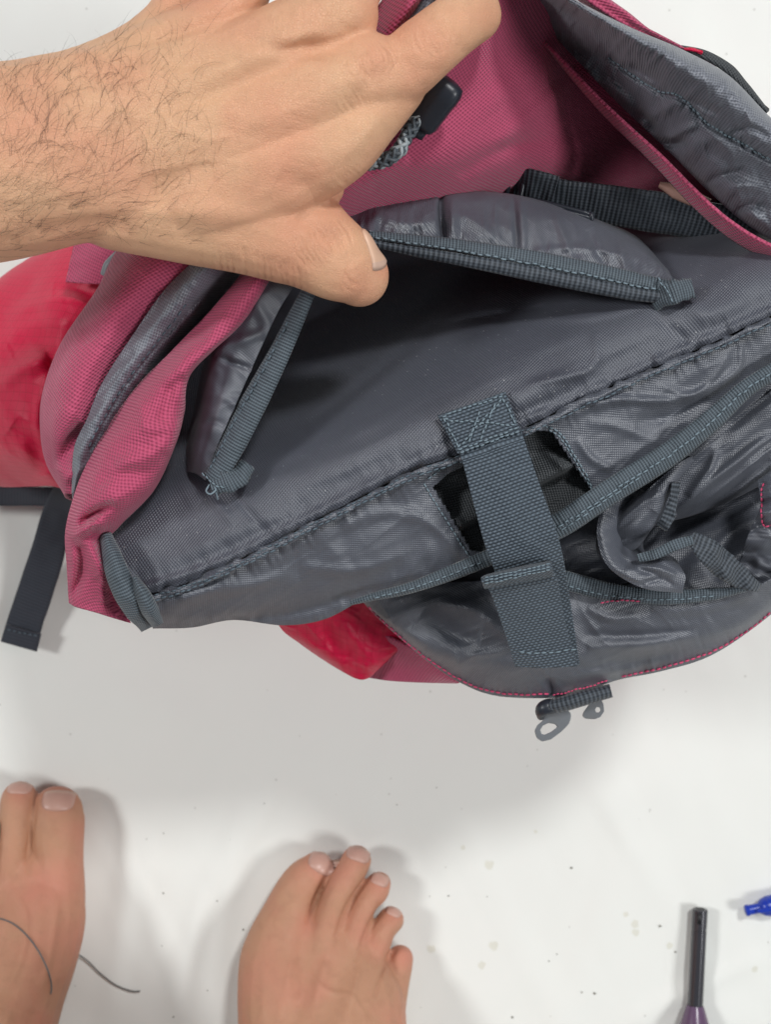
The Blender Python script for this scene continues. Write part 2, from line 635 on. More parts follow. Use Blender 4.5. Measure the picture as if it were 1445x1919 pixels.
M['skin'] = skin_mat('hand_skin', (0.72, 0.420, 0.250), (0.70, 0.325, 0.200), (0.50, 0.255, 0.150))
M['footskin'] = skin_mat('foot_skin', (0.51, 0.272, 0.165), (0.58, 0.240, 0.165), (0.33, 0.155, 0.092), 0.8)
M['nail'] = plain('nail', (0.72, 0.46, 0.32), 0.42, 0.5, scale=150)
M['nailedge'] = plain('nail_free_edge', (0.64, 0.43, 0.33), 0.45, 0.4, scale=400)
M['toenail'] = plain('toe_nail', (0.58, 0.35, 0.28), 0.36, 0.5, scale=150)
M['hair'] = plain('dark_hair', (0.045, 0.030, 0.022), 0.45, 0.4)


def floor_mat():
    m, nt, b = new_mat('white_sheet')
    geo = N(nt, 'ShaderNodeTexCoord')
    v = geo.outputs['Object']
    base = mix_col(nt, ramp(nt, noise_tex(nt, v, 3.0, 4), 0.35, 0.7), (0.81, 0.82, 0.78), (0.78, 0.79, 0.75))
    # faint yellowish spots where something once dripped
    wn = noise_tex(nt, v, 260, 2)
    c = base
    for sx_, sy_, sr in [(917, 1622, 9), (926, 1775, 8), (903, 1811, 7), (809, 1781, 9), (1175, 1714, 6), (1192, 1733, 8), (1192, 1748, 7), (1257, 1773, 6), (1417, 1815, 7), (1005, 1560, 4), (868, 1590, 4)]:
        q = P(sx_, sy_, 0.0)
        vd = N(nt, 'ShaderNodeVectorMath', operation='DISTANCE')
        mz = N(nt, 'ShaderNodeVectorMath', operation='MULTIPLY')
        mz.inputs[1].default_value = (1, 1, 0)
        nt.links.new(v, mz.inputs[0])
        nt.links.new(mz.outputs[0], vd.inputs[0])
        vd.inputs[1].default_value = (q[0], q[1], 0)
        r_ = sr * K * H
        d = math_node(nt, 'ADD', vd.outputs['Value'], math_node(nt, 'MULTIPLY', math_node(nt, 'SUBTRACT', wn, 0.5), r_ * 1.6))
        c = mix_col(nt, math_node(nt, 'MULTIPLY', ramp(nt, d, r_ * 1.15, r_ * 0.75), 0.42), c, (0.58, 0.56, 0.43))
    # fine grey flecks
    v2 = N(nt, 'ShaderNodeTexVoronoi')
    v2.inputs['Scale'].default_value = 120
    nt.links.new(v, v2.inputs['Vector'])
    s2 = N(nt, 'ShaderNodeSeparateColor')
    nt.links.new(v2.outputs['Color'], s2.inputs[0])
    fl = math_node(nt, 'MULTIPLY', math_node(nt, 'LESS_THAN', v2.outputs['Distance'], 0.09), math_node(nt, 'GREATER_THAN', s2.outputs[1], 0.86))
    c = mix_col(nt, math_node(nt, 'MULTIPLY', fl, 0.4), c, (0.38, 0.37, 0.33))
    nt.links.new(c, b.inputs['Base Color'])
    b.inputs['Roughness'].default_value = 0.8
    b.inputs['Specular IOR Level'].default_value = 0.2
    sp = N(nt, 'ShaderNodeSeparateXYZ')
    nt.links.new(v, sp.inputs[0])
    su = math_node(nt, 'SINE', math_node(nt, 'MULTIPLY', sp.outputs[0], 2 * math.pi / 0.0011))
    sv = math_node(nt, 'SINE', math_node(nt, 'MULTIPLY', sp.outputs[1], 2 * math.pi / 0.0011))
    bp = N(nt, 'ShaderNodeBump')
    bp.inputs['Distance'].default_value = 0.00006
    nt.links.new(math_node(nt, 'MULTIPLY', su, sv), bp.inputs['Height'])
    nt.links.new(bp.outputs[0], b.inputs['Normal'])
    return m


# ------------------------------------------------------------------ the sheet on the floor
def build_floor():
    inner = np.linspace(-0.42, 0.42, 300)
    ax = np.concatenate([[-2.2, -1.2, -0.7, -0.5], inner, [0.5, 0.7, 1.2, 2.2]])
    X, Y = np.meshgrid(ax, ax)
    px = X / (K * H) + 722.5
    py = -Y / (K * H) + 959.5
    Z = np.zeros(X.shape)
    for pts, w, a in [
        ([(470, 1480), (420, 1600), (370, 1720), (330, 1919)], 26, 0.0022),
        ([(560, 1420), (470, 1560), (420, 1700), (400, 1919)], 22, 0.0014),
        ([(250, 1480), (240, 1650), (200, 1919)], 24, 0.0012),
        ([(1180, 1919), (1330, 1840), (1445, 1790)], 20, 0.0012),
        ([(820, 1400), (1000, 1500), (1300, 1460)], 60, 0.0015),
        ([(0, 1330), (200, 1300), (420, 1380)], 40, 0.0012),
        ([(1250, 20), (1340, 120), (1445, 160)], 40, 0.0015),
    ]:
        Z += stroke(px, py, pts, w, a)
    Z *= 1.5
    Z += wrinkle(px, py, 110, 300, 90, 0.0010, 3) + wrinkle(px, py, 60, 500, 60, 0.0005, 9)
    Z -= Z.min() + 0.0
    Z *= np.clip((0.48 - np.abs(X)) / 0.1, 0, 1) * np.clip((0.48 - np.abs(Y)) / 0.1, 0, 1)
    Z = Z - 0.0030
    n = len(ax)
    I = np.arange(n * n).reshape(n, n)
    F = np.stack([I[:-1, :-1], I[:-1, 1:], I[1:, 1:], I[1:, :-1]], 2).reshape(-1, 4)
    o = add_mesh('floor', np.stack([X, Y, Z], 2).reshape(-1, 3), F, floor_mat())
    tag(o, 'white cotton sheet with faint spots spread flat over the floor', None, None, 'structure')
    return o


FLOOR = build_floor()

# ------------------------------------------------------------------ the backpack
BAG = empty('backpack', P(760, 760, 0.0))
tag(BAG, 'open pink and grey backpack standing on the white sheet, held open by a hand', 'backpack')


def bagpart(o, label=None):
    """keep world placement under the bag's base point"""
    o.matrix_parent_inverse = BAG.matrix_basis.inverted()
    if label:
        o['label'] = label
    return o


# outer body: closed wall from below the rim to the floor, with a bottom
def build_body():
    rim = [(150, 1010), (205, 1120), (300, 1150), (450, 1140), (640, 1120), (800, 1130), (1000, 1160), (1200, 1130), (1400, 1050),
           (1520, 900), (1540, 650), (1500, 400), (1420, 260), (1300, 160), (1180, 90), (1060, 30), (900, -20), (760, -20), (660, 40), (560, 180),
           (400, 380), (250, 560), (150, 760), (125, 900)]
    n = 240
    base = resample(np.array([(x, y, 0.20) for x, y in rim], float), n, closed=True)
    c = np.array([800.0, 640.0])
    V = []
    levels = [(0.172, 0.975), (0.155, 0.985), (0.13, 1.0), (0.08, 1.0), (0.04, 0.98), (0.012, 0.93), (0.002, 0.86)]
    b0 = Pn(base)
    cx, cy, _ = P(c[0], c[1], 0.20)
    for z, s in levels:
        r = b0.copy()
        wob = 1 + 0.012 * vnoise(np.arange(n) / 9.0, np.full(n, z * 40), 3)
        r[:, 0] = cx + (r[:, 0] - cx) * s * wob
        r[:, 1] = cy + (r[:, 1] - cy) * s * wob
        r[:, 2] = z
        V.append(r)
    L = len(levels)
    V = np.vstack(V)
    F = []
    for i in range(L - 1):
        for j in range(n):
            k = (j + 1) % n
            F.append((i * n + j, i * n + k, (i + 1) * n + k, (i + 1) * n + j))
    F.append(tuple((L - 1) * n + j for j in range(n))[::-1])
    uv = np.stack([np.tile(np.arange(n) * 0.004, L), np.repeat([l[0] for l in levels], n)], 1)
    o = add_mesh('body', V, F, M['pink'], BAG, uv=uv)
    bagpart(o)
    # dark inside of the main compartment
    V2 = []
    for z, s in [(0.195, 0.93), (0.15, 0.92), (0.09, 0.90), (0.05, 0.82), (0.045, 0.5), (0.044, 0.02)]:
        r = b0.copy()
        r[:, 0] = cx + (r[:, 0] - cx) * s
        r[:, 1] = cy + (r[:, 1] - cy) * s
        r[:, 2] = z
        V2.append(r)
    L = len(V2)
    F = []
    for i in range(L - 1):
        for j in range(n):
            k = (j + 1) % n
            F.append((i * n + k, i * n + j, (i + 1) * n + j, (i + 1) * n + k))
    uv = np.stack([np.tile(np.arange(n) * 0.004, L), np.repeat(np.arange(L) * 0.05, n)], 1)
    bagpart(add_mesh('inner_lining', np.vstack(V2), F, M['lining'], BAG, uv=uv))


build_body()

# --- front inside face (pink canvas) from the gripped rim down into the bag
bagpart(patch('front_panel', [
    [(520, 470, .262), (600, 400, .280), (690, 280, .290), (790, 160, .292), (880, 60, .290), (960, -40, .285)],
    [(600, 470, .245), (690, 400, .256), (780, 300, .276), (880, 190, .276), (950, 80, .270), (1000, -30, .275)],
    [(700, 445, .232), (800, 395, .244), (890, 310, .257), (980, 210, .254), (1020, 90, .248), (1040, -20, .262)],
    [(815, 440, .196), (920, 392, .208), (1020, 310, .226), (1080, 210, .222), (1090, 100, .225), (1070, 0, .250)],
    [(940, 445, .150), (1080, 420, .150), (1180, 370, .155), (1210, 280, .180), (1170, 150, .220), (1090, 20, .244)],
    [(1040, 450, .115), (1220, 440, .110), (1340, 430, .125), (1330, 330, .180), (1230, 180, .226), (1110, 30, .240)],
], 180, 180, M['pink'], BAG,
    folds=[([(700, 330), (820, 300), (1000, 230)], 40, 0.004), ([(860, 330), (940, 280), (1040, 260)], 14, -0.003),
           ([(640, 350), (700, 330), (760, 290)], 16, 0.002)],
    wr=[(140, 200, 60, 0.0012, 2)], key='front'))

# --- pale patch added deep inside, guessed stand-in for what looks like a fingertip
bagpart(ribbon('inner_pale_patch', [(1236, 346, .2285), (1262, 356, .230), (1295, 370, .230), (1330, 384, .229)], [6, 15, 15, 12], plain('pale_tan_patch', (0.52, 0.30, 0.24), 0.7), BAG, n=40, m=9, bulge=0.002, thick=0.0008))
# --- inside compression strap with slider
bagpart(ribbon('inner_strap', [(962, 352, .2160), (1010, 362, .2210), (1060, 372, .2230), (1150, 386, .2240), (1260, 404, .2240), (1370, 424, .2240), (1480, 440, .2180)],
               [30, 33, 36, 38, 36, 36, 36], M['webdark'], BAG, n=180, tilt=-0.006, wob=0.0006, seed=4))
bagpart(ribbon('inner_strap', [(965, 345, .2235), (1000, 350, .2275), (1040, 362, .2265)], [28, 31, 30], M['webdark'], BAG, n=60, tilt=-0.006, wob=0.0008, seed=9))


def inner_slider():
    mb = MB()
    fr = [(948, 372, .2210), (958, 330, .2270), (972, 322, .2280), (982, 328, .2270), (972, 380, .2240), (952, 385, .2210), (948, 372, .2210)]
    V, F = tube_geo(Pn(resample(fr, 30)), 0.0010, 8)
    mb.add(V, F)
    for a, b in (((985, 372, .2340), (1108, 402, .2400)), ((1000, 384, .2370), (1112, 410, .2400)), ((1108, 400, .2400), (1110, 412, .2400)), ((985, 372, .2340), (1000, 386, .2370))):
        V, F = tube_geo(Pn(resample([a, ((a[0] + b[0]) / 2, (a[1] + b[1]) / 2 - 1, (a[2] + b[2]) / 2 + .0005), b], 10)), 0.0010, 8)
        mb.add(V, F)
    bagpart(mb.build('slider_buckle', M['blackplastic'], BAG))


inner_slider()

def puckers(line, reach, amp, pitch, seed):
    L = np.asarray([(p[0], p[1]) for p in line], float)
    tot = np.sqrt(((L[1:] - L[:-1]) ** 2).sum(1)).sum()

    def f(px, py, G):
        d, t, s_ = dist_poly(px, py, L)
        a = t * tot / pitch
        n = vnoise(a, d / (reach * 2.0), seed) + 0.5 * vnoise(a * 2.3, d / reach, seed + 1)
        return amp * n * np.exp(-(d / reach) ** 1.5)
    return f


# --- back panel lining, running from the seam down under the sleeve
seam = [(262, 1118), (330, 1100), (400, 1072), (520, 1012), (640, 950), (780, 880), (900, 838), (1000, 793), (1100, 745), (1200, 700), (1330, 645), (1445, 592), (1580, 540)]
seamz = [.246, .249, .252, .254, .256, .258, .259, .259, .258, .257, .256, .255, .254]
seam3 = [(x, y, z) for (x, y), z in zip(seam, seamz)]
bagpart(patch('back_panel', [
    seam3,
    [(212, 1060, .246), (330, 1010, .250), (480, 930, .254), (640, 850, .257), (800, 780, .260), (960, 712, .261), (1120, 645, .260), (1280, 590, .259), (1420, 530, .256), (1580, 480, .252)],
    [(190, 985, .238), (300, 915, .240), (440, 835, .234), (600, 750, .230), (760, 670, .230), (920, 605, .235), (1080, 570, .243), (1240, 540, .250), (1400, 475, .246), (1580, 430, .242)],
    [(210, 880, .215), (330, 810, .208), (460, 720, .194), (610, 630, .186), (770, 560, .188), (930, 520, .200), (1090, 490, .213), (1230, 470, .226), (1400, 430, .224), (1580, 400, .22)],
    [(280, 740, .190), (380, 670, .165), (500, 580, .145), (650, 490, .130), (800, 440, .130), (960, 420, .145), (1100, 420, .18), (1230, 425, .195), (1390, 410, .195), (1580, 380, .19)],
    [(330, 620, .140), (430, 560, .120), (540, 480, .105), (680, 400, .095), (820, 370, .095), (980, 370, .105), (1110, 385, .13), (1230, 400, .15), (1380, 400, .16), (1580, 370, .16)],
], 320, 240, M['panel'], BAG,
    folds=[([(990, 720), (1110, 690), (1115, 620)], 9, 0.0016), ([(960, 760), (1080, 700), (1130, 690)], 22, 0.002),
           ([(1225, 590), (1290, 640), (1330, 660)], 12, -0.0016), ([(1290, 560), (1330, 590), (1400, 560)], 20, 0.0022),
           ([(440, 930), (490, 990), (500, 1010)], 8, -0.0016), ([(300, 1060), (420, 1010), (560, 950)], 22, 0.0022),
           ([(395, 935), (420, 960), (440, 985)], 9, 0.0014), ([(600, 950), (780, 850), (840, 820)], 12, 0.0012),
           ([(1000, 600), (1130, 590), (1240, 560)], 9, 0.0010), ([(820, 560), (900, 640), (930, 720)], 40, 0.0012),
           ([(262, 1105), (400, 1058), (520, 998), (640, 938), (780, 868), (1000, 780), (1200, 690), (1445, 582)], 10, 0.0022, 'ridge', False)],
    wr=[(-25, 200, 45, 0.0007, 11), (65, 90, 50, 0.0004, 12)], fn=puckers(seam, 34, 0.0013, 17, 5), key='back'))

# puckered seam: rolled fabric and two thread rows
bagpart(ribbon('seam_roll', [(x, y + 8, z + 0.0015) for x, y, z in seam3[:-1]], 7.5, M['lining'], BAG, n=420, m=9, bulge=0.0012, wob=0.0016, edge=0.7, seed=21, key='seamroll'))
bagpart(stitches('seam_stitching', [(x, y + 14, z) for x, y, z in seam3[:-1]], M['threaddark'], BAG, 13, 0.85, 0.00036, keys=['back', 'seamroll'], lift=0.0006, jitter=2.0))
bagpart(stitches('seam_stitching', [(x + 4, y + 4, z) for x, y, z in seam3[:8]], M['threaddark'], BAG, 11, 0.8, 0.00030, keys=['back', 'seamroll'], lift=0.0005, jitter=2.6))

# --- lower facing panel between the seam and the bound edge, with the window cut out of it
WIN = [(812, 913), (840, 888), (1010, 806), (1036, 810), (1110, 920), (1098, 938), (910, 1036), (884, 1032)]


def in_poly(px, py, poly):
    inside = np.zeros(px.shape, bool)
    n = len(poly)
    for i in range(n):
        x1, y1 = poly[i]
        x2, y2 = poly[(i + 1) % n]
        c = ((y1 > py) != (y2 > py)) & (px < (x2 - x1) * (py - y1) / (y2 - y1 + 1e-9) + x1)
        inside ^= c
    return inside


low_edge = [(286, 1178, .232), (360, 1176, .230), (438, 1162, .228), (532, 1172, .222), (610, 1160, .224), (690, 1120, .232), (780, 1098, .238), (905, 1050, .243), (1045, 990, .245), (1150, 925, .245), (1250, 860, .245), (1370, 762, .246), (1445, 700, .246), (1580, 600, .245)]
bagpart(patch('facing_panel', [
    [(x, y + 4, z - 0.0005) for x, y, z in seam3],
    [(270, 1130, .246), (345, 1122, .248), (430, 1095, .248), (540, 1052, .249), (660, 1000, .252), (790, 935, .254), (910, 885, .254), (1012, 848, .254), (1115, 800, .254), (1215, 745, .254), (1340, 680, .253), (1445, 625, .252), (1580, 560, .25)],
    [(278, 1155, .240), (355, 1150, .240), (440, 1128, .240), (550, 1100, .240), (680, 1060, .244), (800, 1005, .248), (915, 955, .249), (1030, 905, .249), (1135, 855, .249), (1235, 795, .249), (1355, 715, .249), (1445, 660, .249), (1580, 580, .247)],
    low_edge,
], 420, 130, M['lining'], BAG,
    folds=[([(330, 1120), (450, 1100), (560, 1080)], 14, 0.0022), ([(560, 1060), (660, 1070), (760, 1040)], 12, 0.0018),
           ([(640, 990), (720, 960), (790, 975)], 12, 0.0016), ([(760, 950), (830, 1000), (860, 1040)], 10, 0.0016),
           ([(1060, 780), (1150, 750), (1260, 750), (1350, 720), (1375, 690)], 9, 0.0028), ([(1080, 820), (1110, 860), (1150, 880)], 9, 0.0022),
           ([(1190, 790), (1260, 780), (1330, 745)], 13, -0.0026), ([(1230, 720), (1300, 740), (1350, 690), (1370, 650)], 8, 0.002),
           ([(1390, 640), (1385, 690), (1350, 720)], 6, 0.0016), ([(420, 1160), (540, 1150), (680, 1110)], 10, -0.0020),
           ([(1100, 790), (1160, 800), (1240, 830)], 10, 0.0014), ([(290, 1150), (380, 1160), (480, 1140)], 14, 0.0016)],
    wr=[(-25, 170, 44, 0.0009, 31), (-35, 150, 40, 0.0004, 34, True), (55, 120, 50, 0.0007, 32)],
    hole=lambda x, y: in_poly(x, y, WIN), fn=lambda x, y, G: puckers(seam, 32, 0.0013, 17, 8)(x, y, G) + puckers(low_edge, 30, 0.0011, 20, 9)(x, y, G), key='facing'))
# black cloth seen through the window, folded once
bagpart(patch('mesh_insert', [
    [(770, 900, .249), (860, 850, .249), (1000, 780, .250), (1060, 760, .249)],
    [(800, 950, .244), (890, 900, .243), (1030, 830, .244), (1090, 800, .246)],
    [(830, 1000, .247), (920, 950, .247), (1050, 880, .248), (1120, 850, .248)],
    [(845, 1015, .239), (935, 965, .239), (1065, 892, .240), (1130, 870, .242)],
    [(880, 1070, .242), (960, 1030, .242), (1090, 960, .244), (1150, 920, .244)],
], 120, 90, M['black'], BAG, folds=[([(815, 930), (880, 1000)], 8, 0.0018), ([(1010, 830), (1080, 900)], 10, 0.0018)], wr=[(-30, 60, 20, 0.0008, 5)]))
wl = WIN + [WIN[0]]
bagpart(stitches('window_stitching', [(795, 905), (830, 965), (872, 1030), (885, 1046)], M['thread'], BAG, 10, 0.8, 0.00034, keys=['facing'], lift=0.0005, jitter=0.9))
bagpart(stitches('window_stitching', [(1020, 796), (1052, 815), (1085, 865), (1116, 922)], M['thread'], BAG, 10, 0.8, 0.00036, keys=['facing'], lift=0.0006, jitter=1.2))
bagpart(stitches('window_stitching', [(1028, 804), (1054, 824), (1083, 872), (1110, 920)], M['thread'], BAG, 10, 0.8, 0.00032, keys=['facing'], lift=0.0006, jitter=1.2))
bagpart(stitches('window_stitching', [(800, 898), (830, 878), (858, 866)], M['thread'], BAG, 10, 0.8, 0.00032, keys=['facing'], lift=0.0005, jitter=1.0))

# --- bound lower edge of the facing (thin at left, wide at right)
bagpart(ribbon('binding_tape', [(655, 1130, .2375), (700, 1118, .241), (780, 1098, .2445), (905, 1050, .249), (930, 1036, .250)], [5, 9, 12, 15, 16], M['tape'], BAG, n=200, bulge=0.0018, thick=0.002, wob=0.0008, seed=2, key='tapeL'))
bagpart(ribbon('binding_tape', [(1010, 1002, .250), (1060, 978, .252), (1150, 918, .252), (1250, 855, .251), (1330, 792, .251), (1400, 728, .252), (1460, 690, .252), (1560, 620, .25)], [24, 24, 24, 23, 21, 17, 16, 16], M['tape'], BAG, n=300, bulge=0.0022, tilt=[-.001] * 8, thick=0.002, wob=0.0006, seed=3, key='tapeR'))
bagpart(stitches('tape_stitching', [(1035, 992), (1060, 980), (1150, 920), (1250, 857), (1330, 794), (1400, 730), (1445, 700)], M['thread'], BAG, 13, 0.8, 0.00034, keys=['tapeR'], lift=0.0005, jitter=2.0))
bagpart(stitches('tape_stitching', [(1050, 996), (1150, 928), (1200, 893)], M['thread'], BAG, 15, 0.8, 0.00030, keys=['tapeR'], lift=0.0005, jitter=2.0))
bagpart(stitches('tape_stitching', [(700, 1120), (780, 1100), (905, 1052)], M['thread'], BAG, 13, 0.7, 0.00028, keys=['tapeL'], lift=0.0005, jitter=1.5))

# --- webbing strap with box-stitched anchor, bar tack fold and doubled end
bagpart(patch('strap_anchor', [
    [(820, 778, .2645), (884, 756, .2655), (947, 733, .2645)],
    [(838, 812, .266), (902, 790, .267), (961, 768, .266)],
    [(858, 850, .2675), (918, 828, .268), (976, 806, .2675)],
], 60, 60, M['web'], BAG, wr=[(20, 40, 18, 0.0004, 3)], thick=0.0018, key='anchor', swap=True))
bagpart(patch('webbing_strap', [
    [(856, 838, .2635), (916, 816, .264), (974, 796, .2635)],
    [(866, 862, .267), (925, 842, .268), (982, 820, .267)],
    [(888, 945, .267), (950, 928, .268), (1011, 905, .267)],
    [(908, 1018, .264), (978, 1004, .265), (1040, 985, .264)],
    [(927, 1070, .258), (992, 1056, .259), (1055, 1040, .258)],
    [(948, 1150, .243), (1010, 1140, .244), (1070, 1130, .243)],
    [(970, 1246, .228), (1030, 1248, .229), (1087, 1246, .228)],
], 70, 260, M['web'], BAG, wr=[(20, 70, 40, 0.0005, 6)], thick=0.0018, key='strap', swap=True))
bagpart(patch('strap_end', [
    [(905, 1093, .2615), (970, 1080, .2625), (1033, 1068, .2615)],
    [(920, 1112, .257), (985, 1100, .258), (1046, 1090, .257)],
    [(944, 1180, .246), (1000, 1168, .247), (1058, 1158, .246)],
    [(966, 1250, .2335), (1020, 1252, .2345), (1083, 1249, .2335)],
], 70, 150, M['web'], BAG, wr=[(20, 70, 40, 0.0004, 8)], thick=0.0018, key='strapend', swap=True))
bagpart(patch('strap_fold', [
    [(912, 1076, .259), (970, 1062, .260), (1032, 1050, .259)],
    [(902, 1082, .2655), (966, 1068, .267), (1034, 1055, .2655)],
    [(904, 1092, .2665), (968, 1079, .268), (1036, 1066, .2665)],
    [(908, 1104, .2615), (972, 1092, .2625), (1038, 1080, .2615)],
], 70, 30, M['web'], BAG, wr=[(0, 30, 8, 0.0004, 9)], thick=0.0015, key='strapfold', swap=True))
for pts in ([(828, 781), (943, 741)], [(858, 843), (972, 801)], [(862, 849), (974, 808)], [(832, 786), (966, 797)], [(858, 840), (942, 748)], [(832, 782), (860, 838)], [(943, 745), (966, 795)], [(880, 830), (900, 770)], [(900, 824), (930, 756)]):
    bagpart(stitches('box_stitching', [(x, y, .27) for x, y in pts], M['thread'], BAG, 9.5, 0.8, 0.00034, keys=['anchor'], lift=0.0006, jitter=1.6))
bagpart(stitches('hem_stitching', [(972, 1222), (1020, 1224), (1082, 1216)], M['thread'], BAG, 13, 0.7, 0.00032, keys=['strapend'], lift=0.0006, jitter=0.7))
for dy in (-5, 1, 6):
    bagpart(stitches('bar_tack', [(908, 1088 + dy), (970, 1075 + dy), (1032, 1062 + dy)], M['thread'], BAG, 9, 0.9, 0.00026, keys=['strapfold', 'strapend'], lift=0.0005, jitter=1.2))

# --- hydration sleeve: right-hand flap pulled up by the thumb, tape edge, tabs
flap_low = [(600, 425, .268), (690, 432, .268), (830, 456, .262), (980, 482, .258), (1130, 512, .257), (1268, 545, .258)]
bagpart(patch('sleeve_flap', [
    [(590, 430, .225), (680, 392, .222), (800, 376, .215), (930, 372, .212), (1060, 395, .212), (1180, 435, .215), (1250, 500, .235)],
    [(595, 420, .255), (680, 386, .252), (820, 362, .245), (950, 364, .240), (1080, 398, .238), (1190, 452, .241), (1258, 515, .252)],
    [(598, 422, .264), (685, 402, .262), (825, 398, .258), (960, 415, .252), (1100, 445, .250), (1205, 488, .252), (1264, 530, .256)],
    flap_low,
], 260, 90, M['lining'], BAG,
    folds=[([(828, 355), (826, 400), (834, 460)], 5.5, -0.0065), ([(846, 365), (848, 410), (850, 450)], 9, 0.0024),
           ([(962, 365), (966, 420), (970, 475)], 5, -0.0018), ([(976, 372), (980, 430), (986, 480)], 7, 0.0014),
           ([(1040, 400), (1060, 450), (1075, 495)], 8, 0.0020), ([(1100, 430), (1120, 470), (1145, 505)], 8, -0.0018), ([(1160, 450), (1170, 490), (1180, 515)], 7, 0.0016),
           ([(1000, 470), (1090, 465), (1180, 480)], 7, 0.0012), ([(700, 400), (760, 420), (820, 415)], 12, 0.0018), ([(870, 400), (920, 440), (940, 470)], 10, 0.0014)],
    wr=[(80, 70, 22, 0.0004, 41, True), (10, 120, 40, 0.0007, 43), (40, 60, 20, 0.0002, 44, True)], fn=puckers(flap_low, 36, 0.0016, 16, 17), key='flap'))
ftp = [(640, 432, .2690), (700, 440, .2680), (780, 450, .2655), (860, 460, .2640), (1000, 484, .2620), (1130, 510, .2610), (1200, 526, .2605), (1275, 542, .260)]
bagpart(ribbon('binding_tape', ftp, [8, 9, 11, 13, 15, 15, 14, 12], M['tape'], BAG, n=260, bulge=0.0012, tilt=0.0004, thick=0.002, wob=0.0004, seed=12, key='flaptape'))
bagpart(ribbon('tape_edge', [(x, y + d, z - 0.0006) for (x, y, z), d in zip(ftp, (12, 16, 22, 26, 29, 29, 26, 18))], [6, 8, 11, 13, 15, 15, 14, 10], M['webdark'], BAG, n=260, bulge=0.0018, tilt=-0.0008, thick=0.002, wob=0.0004, seed=13, key='flapedge'))
bagpart(stitches('tape_stitching', [(x, y + d, z) for (x, y, z), d in zip(ftp[1:], (5, 8, 9, 11, 11, 11, 8))], M['thread'], BAG, 14, 0.7, 0.00034, keys=['flaptape'], lift=0.0006, jitter=1.6))
bagpart(ribbon('tape_tab', [(1222, 568, .256), (1262, 548, .264), (1300, 538, .262)], [17, 22, 20], M['tape'], BAG, n=50, bulge=0.0016, thick=0.0022, wob=0.001, edge=0.15, seed=33, key='tabR'))
bagpart(stitches('bar_tack', [(1232, 520), (1252, 545), (1262, 566)], M['thread'], BAG, 8, 0.9, 0.00030, keys=['tabR', 'flaptape'], lift=0.0006, jitter=2))

# left-hand flap of the sleeve
bagpart(patch('sleeve_flap', [
    [(600, 480, .266), (535, 560, .264), (490, 650, .262), (445, 750, .260), (400, 850, .258), (384, 900, .254)],
    [(560, 480, .266), (480, 565, .265), (436, 660, .263), (408, 760, .260), (380, 845, .256), (370, 890, .251)],
    [(530, 480, .262), (440, 570, .258), (400, 660, .255), (380, 760, .251), (360, 840, .248), (356, 885, .245)],
    [(500, 480, .22), (415, 575, .215), (385, 662, .210), (364, 762, .210), (345, 840, .215), (345, 885, .230)],
], 160, 90, M['lining'], BAG,
    folds=[([(400, 665), (440, 680), (470, 692)], 6, -0.0026), ([(395, 655), (450, 640), (500, 620)], 10, 0.0020), ([(410, 740), (440, 760), (450, 800)], 8, 0.0016),
           ([(470, 560), (500, 600), (500, 640)], 12, 0.002), ([(380, 800), (400, 790), (425, 800)], 7, -0.0014)],
    wr=[(60, 80, 30, 0.0008, 51), (10, 60, 30, 0.0003, 52, True)], key='flapL'))
bagpart(ribbon('binding_tape', [(590, 520, .268), (562, 580, .2665), (522, 665, .2645), (472, 762, .262), (432, 840, .259), (398, 900, .257)], [12, 17, 21, 25, 25, 20], M['tape'], BAG, n=200, bulge=0.0022, tilt=-0.0015, thick=0.002, wob=0.0006, seed=14, key='tapeLL'))
bagpart(stitches('tape_stitching', [(540, 600), (506, 668), (455, 760), (412, 842), (392, 880)], M['threaddark'], BAG, 14, 0.75, 0.00034, keys=['tapeLL'], lift=0.0006, jitter=1.0))
bagpart(ribbon('tape_tab', [(394, 910, .2585), (426, 904, .2595), (450, 890, .258), (464, 868, .255)], [13, 20, 20, 15], M['tape'], BAG, n=60, bulge=0.0016, thick=0.0022, wob=0.0010, edge=0.15, seed=37, key='tabL'))
bagpart(stitches('bar_tack', [(378, 885), (395, 905), (420, 915)], M['thread'], BAG, 8, 0.9, 0.00030, keys=['tabL', 'tapeLL'], lift=0.0006, jitter=2))


def loose_loop():
    q = [(392, 908, .2585), (386, 920, .260), (394, 926, .261), (404, 918, .2605), (400, 912, .2595), (404, 922, .259), (408, 936, .2565)]
    V, F = tube_geo(Pn(resample(q, 40)), 0.00035, 6)
    mb = MB()
    mb.add(V, F)
    bagpart(mb.build('loose_thread', M['thread'], BAG))


loose_loop()

